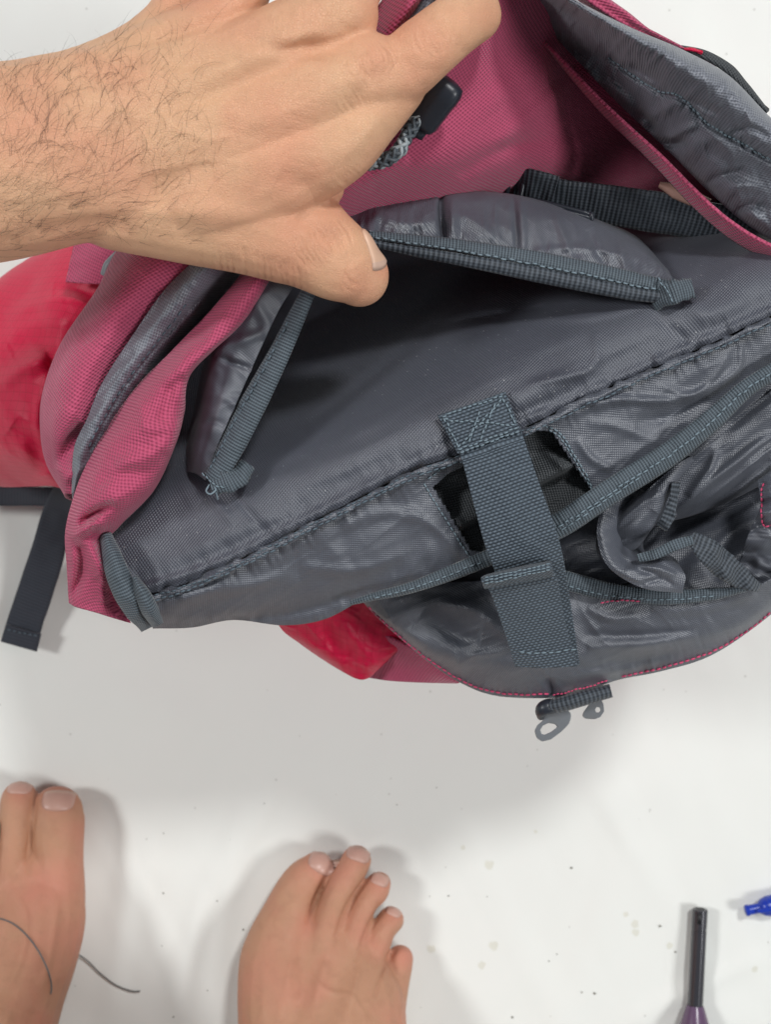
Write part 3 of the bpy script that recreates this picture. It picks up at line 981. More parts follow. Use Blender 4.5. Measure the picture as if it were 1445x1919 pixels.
# --- pink rim folded over on the left
bagpart(patch('rim_fold', [
    [(470, 490, .258), (395, 580, .258), (316, 662, .258), (258, 720, .256), (206, 790, .254), (160, 870, .252), (134, 940, .250), (121, 1000, .246), (124, 1060, .242), (128, 1130, .236)],
    [(485, 500, .270), (412, 596, .271), (340, 672, .271), (285, 735, .270), (236, 806, .268), (188, 884, .266), (156, 950, .263), (136, 1002, .256), (138, 1060, .250), (142, 1138, .240)],
    [(500, 500, .273), (432, 610, .274), (352, 690, .275), (314, 752, .275), (274, 822, .274), (230, 895, .272), (186, 952, .268), (160, 1002, .258), (168, 1064, .252), (178, 1148, .240)],
    [(515, 505, .268), (452, 605, .268), (362, 692, .268), (340, 765, .268), (318, 838, .267), (272, 912, .265), (215, 970, .261), (184, 1010, .252), (196, 1070, .248), (210, 1158, .238)],
    [(520, 515, .250), (458, 605, .250), (358, 700, .250), (346, 770, .250), (330, 830, .249), (289, 918, .248), (225, 985, .246), (195, 1025, .242), (212, 1085, .240), (245, 1168, .232)],
], 260, 100, M['pink'], BAG,
    folds=[([(352, 660), (330, 700), (300, 720)], 16, 0.0020), ([(346, 706), (320, 730), (300, 790)], 13, -0.0036), ([(260, 740), (275, 800), (345, 800)], 12, 0.0022),
           ([(340, 790), (290, 850), (215, 870)], 15, 0.0030), ([(300, 880), (240, 890), (180, 900)], 14, -0.0022), ([(280, 910), (230, 930), (190, 960)], 12, 0.002),
           ([(150, 985), (175, 962), (215, 945)], 9, -0.0075), ([(135, 1010), (170, 985), (200, 985)], 10, 0.0060), ([(150, 1020), (150, 1070), (135, 1120)], 9, -0.0070),
           ([(165, 1010), (185, 1060), (200, 1130)], 12, 0.0055), ([(180, 1080), (200, 1110), (215, 1150)], 9, -0.0026), ([(430, 560), (400, 620), (380, 660)], 14, 0.002)],
    wr=[(-40, 90, 34, 0.0009, 61), (30, 70, 30, 0.0007, 62)], thick=0.0012, key='fold'))

# --- grey drawstring hem between the two pink layers
bagpart(patch('drawstring_hem', [
    [(420, 440, .270), (354, 497, .266), (306, 545, .263), (254, 619, .261), (192, 715, .258), (162, 785, .256), (138, 840, .253), (133, 925, .246)],
    [(445, 460, .274), (375, 515, .270), (326, 570, .268), (272, 640, .266), (212, 730, .263), (178, 800, .260), (152, 850, .257), (137, 925, .249)],
    [(470, 470, .264), (400, 530, .261), (350, 595, .259), (296, 665, .257), (236, 746, .255), (192, 818, .254), (160, 870, .252), (138, 935, .246)],
    [(490, 480, .235), (430, 545, .235), (372, 620, .235), (316, 690, .236), (256, 770, .238), (206, 840, .24), (172, 890, .242), (142, 945, .240)],
], 220, 60, M['collar'], BAG, folds=[([(430, 500), (300, 640), (220, 745), (170, 840)], 5, -0.0018, 'ridge', False)], wr=[(50, 50, 20, 0.0009, 71), (-50, 70, 16, 0.0007, 72)], key='hem'))
bagpart(stitches('hem_stitching', [(350, 568), (300, 634), (255, 690), (215, 748), (182, 805), (165, 840)], M['threaddark'], BAG, 15, 0.7, 0.00034, keys=['hem'], lift=0.0006, jitter=0.8))

# --- outer pink shell on the left, puffed
bagpart(patch('side_panel', [
    [(420, 440, .268), (354, 498, .264), (306, 546, .261), (254, 620, .259), (192, 716, .256), (162, 786, .254), (139, 840, .251), (134, 926, .244)],
    [(380, 420, .268), (310, 470, .266), (258, 530, .265), (205, 620, .264), (150, 715, .262), (128, 790, .258), (112, 850, .252), (122, 925, .241)],
    [(350, 400, .258), (262, 455, .255), (210, 520, .254), (150, 615, .253), (108, 705, .251), (95, 790, .247), (98, 860, .242), (120, 930, .232)],
    [(320, 380, .230), (225, 460, .228), (180, 545, .227), (115, 640, .226), (80, 730, .224), (74, 800, .222), (86, 870, .218), (125, 935, .210)],
    [(330, 390, .17), (250, 480, .17), (210, 560, .17), (150, 650, .165), (115, 740, .16), (110, 810, .16), (115, 880, .16), (140, 940, .16)],
], 220, 110, M['pink'], BAG,
    folds=[([(105, 880), (130, 830), (160, 800)], 20, -0.0085), ([(90, 830), (100, 790), (130, 760)], 18, 0.002), ([(170, 640), (150, 600), (180, 560)], 18, -0.0035), ([(250, 500), (210, 580), (190, 650)], 24, 0.002), ([(120, 905), (140, 880), (150, 850)], 9, 0.0025)],
    wr=[(-45, 120, 60, 0.0010, 81)], thick=0.0012, key='side'))

# --- crimson front pocket, lower and further out
bagpart(patch('front_pocket', [
    [(330, 400, .150), (240, 500, .155), (190, 590, .160), (120, 690, .160), (100, 780, .158), (110, 850, .150), (140, 925, .135)],
    [(270, 400, .140), (180, 480, .150), (120, 570, .158), (60, 680, .162), (40, 780, .158), (50, 850, .150), (100, 912, .130)],
    [(200, 400, .120), (110, 470, .125), (50, 550, .130), (-20, 660, .135), (-50, 780, .130), (-40, 850, .12), (60, 912, .108)],
    [(170, 400, .085), (75, 470, .085), (0, 520, .090), (-80, 600, .09), (-120, 760, .09), (-110, 880, .08), (0, 912, .075)],
    [(200, 420, .02), (110, 500, .02), (40, 560, .02), (-40, 640, .02), (-80, 760, .02), (-60, 860, .02), (30, 895, .02)],
], 200, 140, M['crimson'], BAG,
    folds=[([(20, 660), (60, 640), (110, 640)], 22, -0.006), ([(90, 700), (70, 780), (90, 860)], 12, 0.004), ([(0, 720), (40, 690), (90, 670)], 16, 0.005), ([(20, 800), (60, 830), (80, 890)], 20, -0.006), ([(100, 540), (140, 545), (190, 550)], 14, -0.003), ([(10, 600), (60, 570), (120, 560)], 16, 0.003)],
    wr=[(60, 110, 44, 0.0022, 91), (35, 90, 30, 0.0004, 92, True)], thick=0.001, key='pocket'))
bagpart(patch('pocket_panel', [
    [(150, 410, .164), (230, 405, .170), (320, 400, .172)],
    [(135, 470, .166), (200, 470, .176), (290, 460, .178)],
    [(122, 528, .166), (180, 532, .174), (260, 530, .174)],
], 60, 50, M['pink'], BAG, wr=[(30, 60, 40, 0.0012, 95)], thick=0.001))


def pocket_buckle():
    mb = MB()
    fr = [(200, 515, .184), (205, 495, .186), (225, 480, .188), (240, 470, .188), (238, 440, .188)]
    V, F = tube_geo(Pn(resample(fr, 24)), [0.003, 0.0022, 0.003, 0.003, 0.002], 8)
    mb.add(V, F)
    fr = [(198, 505, .184), (212, 512, .186), (222, 500, .188), (212, 492, .187), (200, 498, .185)]
    V, F = tube_geo(Pn(resample(fr, 24)), 0.0018, 8)
    mb.add(V, F)
    bagpart(mb.build('pocket_buckle', M['greyplastic'], BAG))


pocket_buckle()

# --- webbing hanging out on the sheet at the left
bagpart(ribbon('hanging_strap', [(200, 925, .05), (120, 930, .035), (60, 930, .028), (0, 930, .022), (-90, 928, .02)], [18, 18, 18, 18, 18], M['floorweb'], BAG, n=80, bulge=0.0004, thick=0.0018))
bagpart(ribbon('hanging_strap', [(150, 880, .07), (112, 950, .036), (90, 1030, .022), (68, 1100, .013), (48, 1160, .008), (34, 1208, .006)], [26, 28, 31, 33, 33, 34], M['floorweb'], BAG, n=120, bulge=0.0004, thick=0.0018, wob=0.0006, key='floorstrap'))
bagpart(ribbon('strap_hem', [(43, 1180, .0095), (34, 1212, .008)], [34, 35], M['floorweb'], BAG, n=30, bulge=0.0006, thick=0.002, key='strapham'))
bagpart(stitches('hem_stitching', [(12, 1180, .0105), (70, 1192, .0105)], M['threaddark'], BAG, 9, 0.7, 0.0004, jitter=0.5))

# --- bound corner at the bottom left
bagpart(ribbon('corner_binding', [(196, 1000, .250), (208, 1040, .255), (226, 1090, .257), (248, 1130, .254), (270, 1162, .246), (278, 1178, .238)], [12, 19, 23, 25, 24, 15], M['tape'], BAG, n=120, m=15, bulge=0.0042, thick=0.0015, wob=0.0009, seed=44, key='cornerA'))
bagpart(ribbon('corner_binding', [(250, 1080, .256), (266, 1112, .259), (282, 1146, .256), (296, 1172, .246)], [6, 15, 17, 11], M['tape'], BAG, n=80, m=13, bulge=0.004, thick=0.0015, wob=0.0009, seed=45, key='cornerB'))

# --- upper collar
inner_edge = [(935, 0, .268), (985, 40, .266), (1040, 105, .264), (1130, 205, .262), (1230, 298, .260), (1310, 378, .258), (1380, 438, .256), (1460, 482, .254), (1580, 520, .25)]
bagpart(patch('collar', [
    [(900, -60, .246), (1000, 25, .244), (1060, 90, .243), (1150, 185, .242), (1250, 280, .243), (1330, 360, .244), (1400, 420, .244), (1480, 465, .243), (1600, 500, .24)],
    [(915, -70, .258), (1020, 20, .256), (1085, 85, .254), (1175, 170, .253), (1275, 262, .256), (1350, 335, .259), (1420, 395, .258), (1500, 440, .257), (1620, 470, .253)],
    [(930, -80, .278), (1040, 8, .277), (1120, 68, .275), (1210, 143, .273), (1300, 222, .272), (1380, 285, .272), (1440, 330, .270), (1520, 380, .266), (1640, 420, .26)],
    [(950, -80, .305), (1055, -8, .305), (1145, 48, .304), (1240, 102, .302), (1328, 158, .297), (1410, 225, .290), (1470, 280, .284), (1550, 330, .278), (1660, 380, .27)],
    [(975, -80, .286), (1072, -6, .286), (1180, 50, .286), (1278, 92, .284), (1365, 140, .280), (1440, 215, .274), (1500, 270, .268), (1570, 310, .264), (1670, 360, .26)],
    [(975, -80, .22), (1070, 0, .22), (1170, 58, .22), (1265, 104, .22), (1350, 160, .22), (1420, 230, .22), (1480, 290, .22), (1550, 330, .22), (1650, 380, .22)],
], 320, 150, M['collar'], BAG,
    folds=[([(1030, 85), (1090, 95), (1160, 120)], 14, -0.0050), ([(1145, 112), (1190, 145), (1232, 172), (1285, 190), (1330, 235), (1390, 270), (1445, 302), (1560, 360)], 5, -0.0030, 'ridge', False),
           ([(1150, 130), (1190, 130), (1240, 155)], 10, -0.0050), ([(1110, 150), (1150, 165), (1190, 200)], 10, 0.0040), ([(1090, 125), (1110, 140), (1100, 165)], 8, 0.0030),
           ([(1170, 215), (1210, 220), (1225, 250)], 9, -0.0050), ([(1200, 235), (1250, 200), (1280, 190)], 12, 0.0040), ([(1225, 265), (1260, 270), (1290, 265)], 8, -0.0060),
           ([(1280, 300), (1330, 260), (1390, 290)], 16, 0.0040), ([(1250, 262), (1290, 240), (1310, 235)], 8, 0.0035), ([(1320, 350), (1350, 330), (1400, 320)], 8, -0.0035),
           ([(1340, 380), (1380, 350), (1430, 350)], 10, 0.0030), ([(1370, 410), (1400, 385), (1445, 390)], 8, -0.0030), ([(1390, 400), (1420, 410), (1445, 430)], 9, 0.003),
           ([(1000, 10), (1080, 30), (1160, 80)], 14, -0.0030), ([(1290, 185), (1330, 205), (1350, 215)], 7, -0.0035), ([(1370, 250), (1410, 240), (1445, 260)], 7, -0.003), ([(1365, 165), (1380, 180), (1375, 190)], 4, 0.001)],
    wr=[(-50, 70, 24, 0.0008, 101, True), (35, 140, 40, 0.0010, 102), (80, 50, 18, 0.0006, 104, True)], thick=0.001, key='collar'))
bagpart(stitches('collar_stitching', [(1140, 108), (1190, 143), (1232, 170), (1262, 176), (1285, 188), (1330, 233), (1390, 268), (1445, 300), (1500, 330)], M['thread'], BAG, 9, 0.85, 0.00040, keys=['collar'], lift=0.0008, jitter=1.2))
# pink inner edge of the collar
bagpart(ribbon('collar_edging', [(1016, 80, .243), (1046, 113, .2465), (1130, 205, .248), (1230, 300, .249), (1310, 382, .251), (1380, 440, .251), (1460, 482, .250), (1560, 520, .245)], [1, 5, 8, 10, 12, 13, 13, 13], M['pink'], BAG, n=260, m=11, bulge=0.001, tilt=[-0.006] * 8, thick=0.0012, wob=0.0008, seed=55))
# pink outside of the collar and dark trim beyond it
bagpart(patch('outer_panel', [
    [(990, -90, .274), (1075, -22, .276), (1150, 30, .276), (1215, 66, .272), (1260, 92, .266), (1330, 122, .262)],
    [(1040, -90, .270), (1128, -14, .270), (1180, 24, .270), (1226, 60, .268), (1290, 92, .262), (1350, 134, .258)],
    [(1030, -60, .2), (1100, 10, .2), (1150, 50, .2), (1210, 90, .2), (1290, 120, .2), (1350, 160, .2)],
], 120, 40, M['pink'], BAG, wr=[(40, 60, 40, 0.0008, 3)], thick=0.001))
bagpart(ribbon('outer_trim', [(1275, 90, .266), (1320, 102, .266), (1365, 128, .264), (1395, 160, .262), (1440, 210, .258)], [6, 9, 10, 8, 4], M['black'], BAG, n=60, bulge=0.001, thick=0.002))
bagpart(ribbon('outer_trim', [(1283, 92, .268), (1300, 93, .269), (1318, 99, .268)], [3, 4, 2], M['crimson'], BAG, n=20, bulge=0.001, thick=0.001, wob=0.001))

# pinched rim showing between the fingers
bagpart(patch('rim_edge', [
    [(655, 110, .280), (680, 60, .290), (712, 5, .294), (760, -60, .294)],
    [(705, 110, .295), (732, 55, .302), (768, 5, .305), (810, -60, .305)],
    [(720, 110, .290), (750, 58, .297), (785, 8, .300), (825, -60, .30)],
], 80, 30, M['pink'], BAG, thick=0.0012))
bagpart(patch('rim_edge', [
    [(715, 110, .286), (745, 60, .292), (780, 8, .294), (815, -60, .294)],
    [(735, 112, .288), (770, 52, .294), (806, 8, .296), (840, -60, .296)],
    [(760, 112, .280), (790, 60, .284), (830, 10, .286), (860, -60, .286)],
], 80, 30, M['collar'], BAG, wr=[(0, 20, 20, 0.001, 2)], thick=0.0012))


# cord lock and braided draw cord
def cord():
    lk = empty('cord_lock', (0, 0, 0))
    lk.parent = BAG
    bagpart(lk)
    a = np.array(P(788, 236, .290))
    b = np.array(P(842, 160, .298))
    ax = (b - a) / np.linalg.norm(b - a)
    side = np.cross([0, 0, 1.0], ax)
    side /= np.linalg.norm(side)
    up = np.cross(ax, side)
    L = np.linalg.norm(b - a)
    prof = [(-0.02, 0.55), (0.0, 0.82), (0.10, 0.95), (0.70, 1.0), (0.74, 1.04), (0.95, 1.0), (1.06, 0.85), (1.10, 0.5)]
    V = []
    F = []
    sides = 20
    for i, (t, s) in enumerate(prof):
        for j in range(sides):
            an = 2 * math.pi * j / sides
            cx = math.copysign(abs(math.cos(an)) ** 0.55, math.cos(an))
            sy = math.copysign(abs(math.sin(an)) ** 0.55, math.sin(an))
            V.append(a + ax * L * t + side * cx * 0.0056 * s + up * sy * 0.0044 * s)
    for i in range(len(prof) - 1):
        for j in range(sides):
            k = (j + 1) % sides
            F.append((i * sides + j, i * sides + k, (i + 1) * sides + k, (i + 1) * sides + j))
    F.append(tuple(range(sides))[::-1])
    F.append(tuple((len(prof) - 1) * sides + j for j in range(sides)))
    o = add_mesh('lock_barrel', V, F, M['blackplastic'], lk)
    o = add_mesh('lock_button', *tube_geo([a + ax * L * 0.02 - up * 0.001, a - ax * L * 0.22 - up * 0.001], 0.0032, 14), M['blackplastic'], lk)
    # the cord: core plus eight braided strands
    for name, path in (('draw_cord', [(650, 316, .286), (690, 306, .290), (722, 300, .292), (746, 284, .293), (760, 258, .2925), (774, 236, .2925), (796, 206, .293), (812, 184, .292)]),):
        c = Pn(resample(path, 120))
        t = np.gradient(c, axis=0)
        t /= np.linalg.norm(t, axis=1)[:, None]
        u = np.cross(t, [0, 0, 1.0])
        u /= np.linalg.norm(u, axis=1)[:, None]
        w = np.cross(u, t)
        s = np.concatenate([[0], np.cumsum(np.linalg.norm(c[1:] - c[:-1], axis=1))])
        core = bagpart(add_mesh(name, *tube_geo(c, 0.0017, 8), M['corddark'], BAG))
        for q in range(8):
            dr = 1 if q % 2 else -1
            ph = (q // 2) * math.pi / 2
            a_ = dr * s / 0.0062 * 2 * math.pi / 2 + ph
            rad = 0.00185 + 0.00025 * np.sin(s / 0.0062 * 2 * math.pi * 2 + q)
            pts = c + u * (np.cos(a_) * rad)[:, None] + w * (np.sin(a_) * rad)[:, None]
            st = add_mesh('cord_strand', *tube_geo(pts, 0.00072, 6), M['cordlight'] if q in (0, 3, 5) else M['corddark'], core)
    return lk


cord()

# --- lid hanging open at the lower right
LID = empty('lid', (0, 0, 0))
LID.parent = BAG
bagpart(LID)
lid_edge = [(640, 1085, .200), (690, 1142, .196), (730, 1182, .193), (790, 1232, .190), (850, 1274, .187), (900, 1298, .186), (960, 1308, .186), (1035, 1308, .187), (1090, 1298, .187), (1160, 1274, .188), (1240, 1258, .190), (1330, 1230, .192), (1400, 1190, .194), (1445, 1152, .196), (1530, 1080, .20)]
patch('lid_lining', [
    [(700, 1070, .205), (740, 1085, .206), (800, 1090, .207), (870, 1090, .208), (930, 1085, .209), (990, 1085, .210), (1050, 1092, .211), (1110, 1110, .213), (1180, 1122, .214), (1250, 1124, .215), (1330, 1118, .216), (1420, 1100, .217), (1520, 1040, .218)],
    [(680, 1100, .206), (725, 1125, .207), (790, 1145, .209), (860, 1160, .210), (920, 1165, .211), (985, 1165, .212), (1045, 1160, .213), (1110, 1160, .214), (1185, 1158, .214), (1260, 1155, .213), (1340, 1145, .212), (1420, 1120, .212), (1525, 1055, .213)],
    [(670, 1115, .203), (715, 1152, .203), (780, 1190, .204), (850, 1220, .205), (905, 1235, .205), (970, 1240, .206), (1040, 1238, .207), (1100, 1230, .208), (1180, 1215, .208), (1255, 1205, .207), (1340, 1188, .206), (1420, 1150, .206), (1528, 1068, .206)],
    [(655, 1100, .200), (700, 1150, .196), (745, 1192, .193), (800, 1238, .190), (860, 1278, .187), (930, 1304, .186), (1035, 1308, .187), (1090, 1298, .187), (1160, 1274, .188), (1240, 1258, .190), (1330, 1230, .192), (1420, 1172, .195), (1530, 1080, .20)],
], 360, 140, M['lining'], LID,
    folds=[([(790, 1150), (860, 1190), (900, 1200)], 22, -0.0060), ([(760, 1180), (800, 1220), (860, 1240)], 14, 0.0026), ([(820, 1130), (900, 1150), (960, 1200)], 14, 0.0030),
           ([(870, 1230), (930, 1222), (960, 1215)], 7, 0.0016), ([(1090, 1190), (1200, 1190), (1300, 1180)], 9, -0.0020), ([(1100, 1210), (1200, 1210), (1310, 1190)], 12, 0.0018), ([(1130, 1240), (1200, 1235), (1300, 1215)], 10, -0.0016),
           ([(1030, 1270), (1033, 1290), (1036, 1306)], 7, -0.004), ([(1050, 1275), (1120, 1262), (1200, 1255)], 9, 0.0022), ([(1100, 1140), (1150, 1160), (1200, 1155)], 8, 0.0016), ([(1220, 1140), (1320, 1140), (1420, 1110)], 14, 0.0022)],
    wr=[(-10, 130, 40, 0.0012, 111), (55, 80, 26, 0.00035, 112, True), (-20, 110, 22, 0.00025, 113, True)], thick=0.0012, fn=puckers(lid_edge, 26, 0.0009, 18, 15), key='lid')
stitches('edge_stitching', [(690, 1136), (735, 1180), (792, 1228), (856, 1270), (905, 1292), (960, 1301), (1030, 1301)], M['pinkthread'], LID, 11, 0.75, 0.00042, keys=['lid'], lift=0.0008, jitter=0.8)
stitches('edge_stitching', [(1165, 1269), (1240, 1252), (1330, 1224), (1400, 1184), (1445, 1147)], M['pinkthread'], LID, 11, 0.75, 0.00042, keys=['lid'], lift=0.0008, jitter=0.8)
stitches('edge_stitching', [(1036, 1304), (1060, 1298), (1090, 1290), (1140, 1276)], M['pinkthread'], LID, 7, 0.75, 0.00036, keys=['lid'], lift=0.0012, jitter=1.2)
ribbon('pocket_binding', [(1050, 1084, .216), (1090, 1096, .218), (1140, 1108, .219), (1200, 1116, .220), (1260, 1119, .220), (1330, 1114, .220), (1400, 1104, .220)], [18, 18, 16, 15, 14, 12, 5], M['tape'], LID, n=200, bulge=0.0018, thick=0.002, wob=0.0008, seed=61, key='pockettape')
stitches('tape_stitching', [(1065, 1098), (1130, 1114), (1200, 1122), (1260, 1124), (1340, 1117)], M['thread'], LID, 13, 0.7, 0.00030, keys=['pockettape'], lift=0.0005, jitter=1.0)
stitches('edge_stitching', [(1125, 1130), (1155, 1126), (1200, 1126)], M['pinkthread'], LID, 9, 0.8, 0.00034, keys=['lid', 'pockettape'], lift=0.0006, jitter=1.0)
# floor of the lid pocket (in shade) and the crumpled lining that spills out of it
patch('pocket_lining', [
    [(960, 1040, .20), (1060, 960, .205), (1160, 890, .205), (1280, 800, .205), (1400, 700, .21), (1600, 560, .21)],
    [(980, 1080, .185), (1080, 1020, .185), (1200, 960, .187), (1320, 890, .19), (1440, 820, .195), (1600, 740, .2)],
    [(1000, 1110, .19), (1100, 1090, .19), (1220, 1060, .192), (1340, 1010, .198), (1450, 950, .203), (1600, 880, .208)],
    [(1030, 1130, .205), (1120, 1135, .206), (1240, 1140, .207), (1350, 1130, .209), (1450, 1090, .211), (1600, 1000, .212)],
], 160, 120, M['lining'], LID, folds=[([(1280, 1090), (1350, 1020), (1430, 960)], 26, 0.006), ([(1330, 1080), (1400, 1020), (1445, 1000)], 18, -0.004)], wr=[(-30, 90, 30, 0.0022, 121)], key='pocketfloor')
patch('crumpled_lining', [
    [(1300, 790, .236), (1400, 715, .238), (1500, 630, .238), (1620, 560, .236)],
    [(1245, 900, .226), (1330, 815, .233), (1440, 740, .236), (1620, 620, .236)],
    [(1225, 960, .220), (1330, 880, .230), (1445, 790, .234), (1620, 680, .234)],
    [(1225, 985, .210), (1330, 945, .218), (1445, 870, .224), (1620, 760, .226)],
    [(1215, 985, .195), (1320, 960, .200), (1445, 900, .205), (1620, 800, .21)],
], 160, 110, M['lining'], LID,
    folds=[([(1270, 960), (1310, 920), (1400, 850), (1445, 810)], 9, 0.0036), ([(1290, 930), (1330, 880), (1345, 840)], 8, 0.0030), ([(1250, 975), (1330, 945), (1445, 860)], 8, -0.003), ([(1330, 830), (1400, 770), (1445, 740)], 12, -0.003)],
    wr=[(-38, 160, 24, 0.0013, 131, True), (-30, 100, 40, 0.0014, 133)], key='crumple')
patch('crumpled_lining', [
    [(1120, 1000, .212), (1160, 955, .226), (1210, 920, .234), (1270, 870, .236), (1310, 850, .23)],
    [(1118, 1030, .214), (1165, 985, .231), (1220, 955, .236), (1255, 915, .236), (1290, 880, .23)],
    [(1130, 1050, .216), (1175, 1010, .230), (1220, 990, .233), (1245, 950, .232), (1262, 910, .226)],
    [(1150, 1055, .210), (1185, 1035, .220), (1210, 1010, .222), (1235, 965, .220), (1250, 930, .214)],
], 130, 90, M['lining'], LID, folds=[([(1150, 1010), (1200, 1000), (1230, 960)], 12, -0.003), ([(1140, 1000), (1180, 960), (1240, 920)], 9, 0.003)], wr=[(-40, 70, 24, 0.0012, 141)], key='crumpleB')
patch('crumpled_lining', [
    [(1158, 900, .232), (1126, 960, .236), (1120, 1010, .236), (1142, 1064, .236), (1205, 1102, .235), (1280, 1112, .230)],
    [(1168, 905, .232), (1138, 962, .236), (1134, 1010, .236), (1156, 1056, .236), (1210, 1090, .236), (1282, 1100, .232)],
    [(1190, 912, .227), (1166, 968, .230), (1162, 1012, .228), (1184, 1044, .229), (1226, 1066, .236), (1286, 1080, .233)],
    [(1212, 922, .216), (1192, 975, .216), (1186, 1015, .212), (1202, 1038, .216), (1240, 1046, .232), (1276, 1062, .229)],
    [(1230, 930, .200), (1214, 980, .198), (1206, 1020, .196), (1216, 1038, .200), (1250, 1038, .222), (1270, 1050, .215)],
], 130, 80, M['lining'], LID, folds=[([(1170, 1070), (1220, 1062), (1268, 1078)], 7, 0.0022), ([(1160, 1040), (1190, 1062), (1240, 1080)], 6, -0.0022), ([(1200, 1095), (1240, 1085), (1262, 1095)], 6, -0.002)], wr=[(20, 50, 16, 0.0007, 151)], key='crumpleC')
ribbon('pocket_tape', [(1196, 1046, .236), (1230, 1038, .238), (1270, 1020, .240), (1300, 1012, .239)], [8, 10, 11, 9], M['tape'], LID, n=60, bulge=0.0006, thick=0.0015, wob=0.0008, seed=71)
ribbon('pocket_tape', [(1296, 1006, .238), (1325, 1030, .236), (1360, 1062, .231), (1400, 1090, .225), (1425, 1102, .222)], [12, 24, 26, 20, 8], M['webdark'], LID, n=90, bulge=0.0008, thick=0.0015, wob=0.0024, seed=72)
ribbon('pocket_tape', [(1268, 905, .238), (1262, 940, .238), (1250, 975, .236), (1240, 990, .232)], [9, 8, 11, 12], M['webdark'], LID, n=60, bulge=0.0005, thick=0.0015, wob=0.0024, seed=73)
# gathered outer corner with pink stitching
patch('lid_lining', [
    [(1420, 900, .222), (1450, 880, .226), (1500, 850, .228)],
    [(1425, 950, .228), (1455, 940, .232), (1510, 920, .232)],
    [(1400, 1010, .220), (1450, 1010, .226), (1520, 990, .226)],
    [(1385, 1060, .212), (1440, 1060, .216), (1530, 1040, .216)],
    [(1370, 1110, .208), (1440, 1100, .211), (1530, 1080, .211)],
], 60, 90, M['lining'], LID, folds=[([(1395, 940), (1420, 945), (1450, 935)], 6, -0.003), ([(1400, 965), (1430, 962), (1460, 955)], 6, 0.003), ([(1400, 1000), (1425, 985), (1450, 985)], 5, -0.002)], wr=[(10, 30, 12, 0.0014, 161)], key='gather')
stitches('edge_stitching', [(1433, 905), (1428, 920), (1428, 950), (1430, 985), (1445, 985), (1460, 975)], M['pinkthread'], LID, 9, 0.75, 0.00036, keys=['gather'], lift=0.0010, jitter=1.0)
# loop of webbing and plastic hooks on the lid edge
ribbon('hook_loop', [(1030, 1325, .187), (1060, 1318, .190), (1100, 1306, .191), (1146, 1294, .189)], [14, 15, 15, 13], M['webdark'], LID, n=60, m=11, bulge=0.004, thick=0.0015, wob=0.0006, seed=81)


def plate(outer, hole, z0, z1, thick, mat, n=72):
    """moulded flat plate with a hole: outlines in pixels, height z0 at the top edge to z1 at the bottom edge"""
    outer = np.asarray(outer, float)
    hole = np.asarray(hole, float)
    c = hole.mean(0)

    def ray(poly, a):
        d = np.array([math.cos(a), math.sin(a)])
        best = 0
        for k in range(len(poly)):
            p, q = poly[k] - c, poly[(k + 1) % len(poly)] - c
            e = q - p
            den = d[0] * e[1] - d[1] * e[0]
            if abs(den) < 1e-9:
                continue
            t = (p[0] * e[1] - p[1] * e[0]) / den
            u = (p[0] * d[1] - p[1] * d[0]) / den
            if t > 0 and -1e-6 <= u <= 1 + 1e-6:
                best = max(best, t)
        return c + d * best
    ang = np.linspace(0, 2 * math.pi, n, endpoint=False)
    O = np.array([ray(outer, a) for a in ang])
    I = np.array([ray(hole, a) for a in ang])
    k3 = lambda A: (np.roll(A, 1, 0) + 2 * A + np.roll(A, -1, 0)) / 4
    O, I = k3(O), k3(I)
    y0, y1 = outer[:, 1].min(), outer[:, 1].max()
    zf = lambda A: z0 + (z1 - z0) * (A[:, 1] - y0) / (y1 - y0)
    rings = []
    for A, dz in ((O, -thick), (O, -thick * 0.25), (O + (c - O) * 0.05, 0.0), (I + (c - I) * -0.14, 0.0), (I, -thick * 0.25), (I, -thick)):
        rings.append(Pn(np.column_stack([A, zf(A) + dz])))
    V = np.vstack(rings)
    F = []
    for r in range(6):
        r2 = (r + 1) % 6
        for k in range(n):
            q = (k + 1) % n
            F.append((r * n + k, r * n + q, r2 * n + q, r2 * n + k))
    bm = bmesh.new()
    vs = [bm.verts.new(v) for v in V]
    for f in F:
        bm.faces.new([vs[x] for x in f])
    bmesh.ops.recalc_face_normals(bm, faces=bm.faces)
    me = bpy.data.meshes.new('plastic_hook')
    bm.to_mesh(me)
    bm.free()
    me.polygons.foreach_set('use_smooth', [True] * len(me.polygons))
    me.materials.append(mat)
    o = bpy.data.objects.new('plastic_hook', me)
    COL.objects.link(o)
    o.parent = LID
    md = o.modifiers.new('edge', 'EDGE_SPLIT')
    md.split_angle = math.radians(28)
    return o


def hooks():
    h = plate([(1018, 1340), (1018, 1350), (1007, 1359), (1002, 1370), (1006, 1383), (1016, 1390), (1033, 1386), (1053, 1371), (1068, 1356), (1072, 1338), (1060, 1326), (1036, 1330)],
              [(1013, 1368), (1018, 1360), (1028, 1355), (1040, 1357), (1045, 1362), (1034, 1371), (1021, 1377), (1015, 1375)], .188, .176, 0.0026, M['greyplastic'])
    bar = add_mesh('hook_bar', *tube_geo(Pn(resample([(1014, 1344, .183), (1015, 1333, .186), (1022, 1326, .188), (1034, 1323, .187), (1060, 1318, .185)], 24)), [0.0016, 0.0031, 0.0034, 0.0030, 0.0024], 14), M['blackplastic'], LID)
    plate([(1108, 1312), (1103, 1322), (1094, 1334), (1091, 1342), (1097, 1347), (1115, 1348), (1126, 1344), (1133, 1333), (1132, 1320), (1126, 1308)],
          [(1116, 1330), (1119, 1325), (1124, 1326), (1126, 1331), (1123, 1335), (1118, 1335)], .188, .178, 0.0026, M['greyplastic'])


hooks()

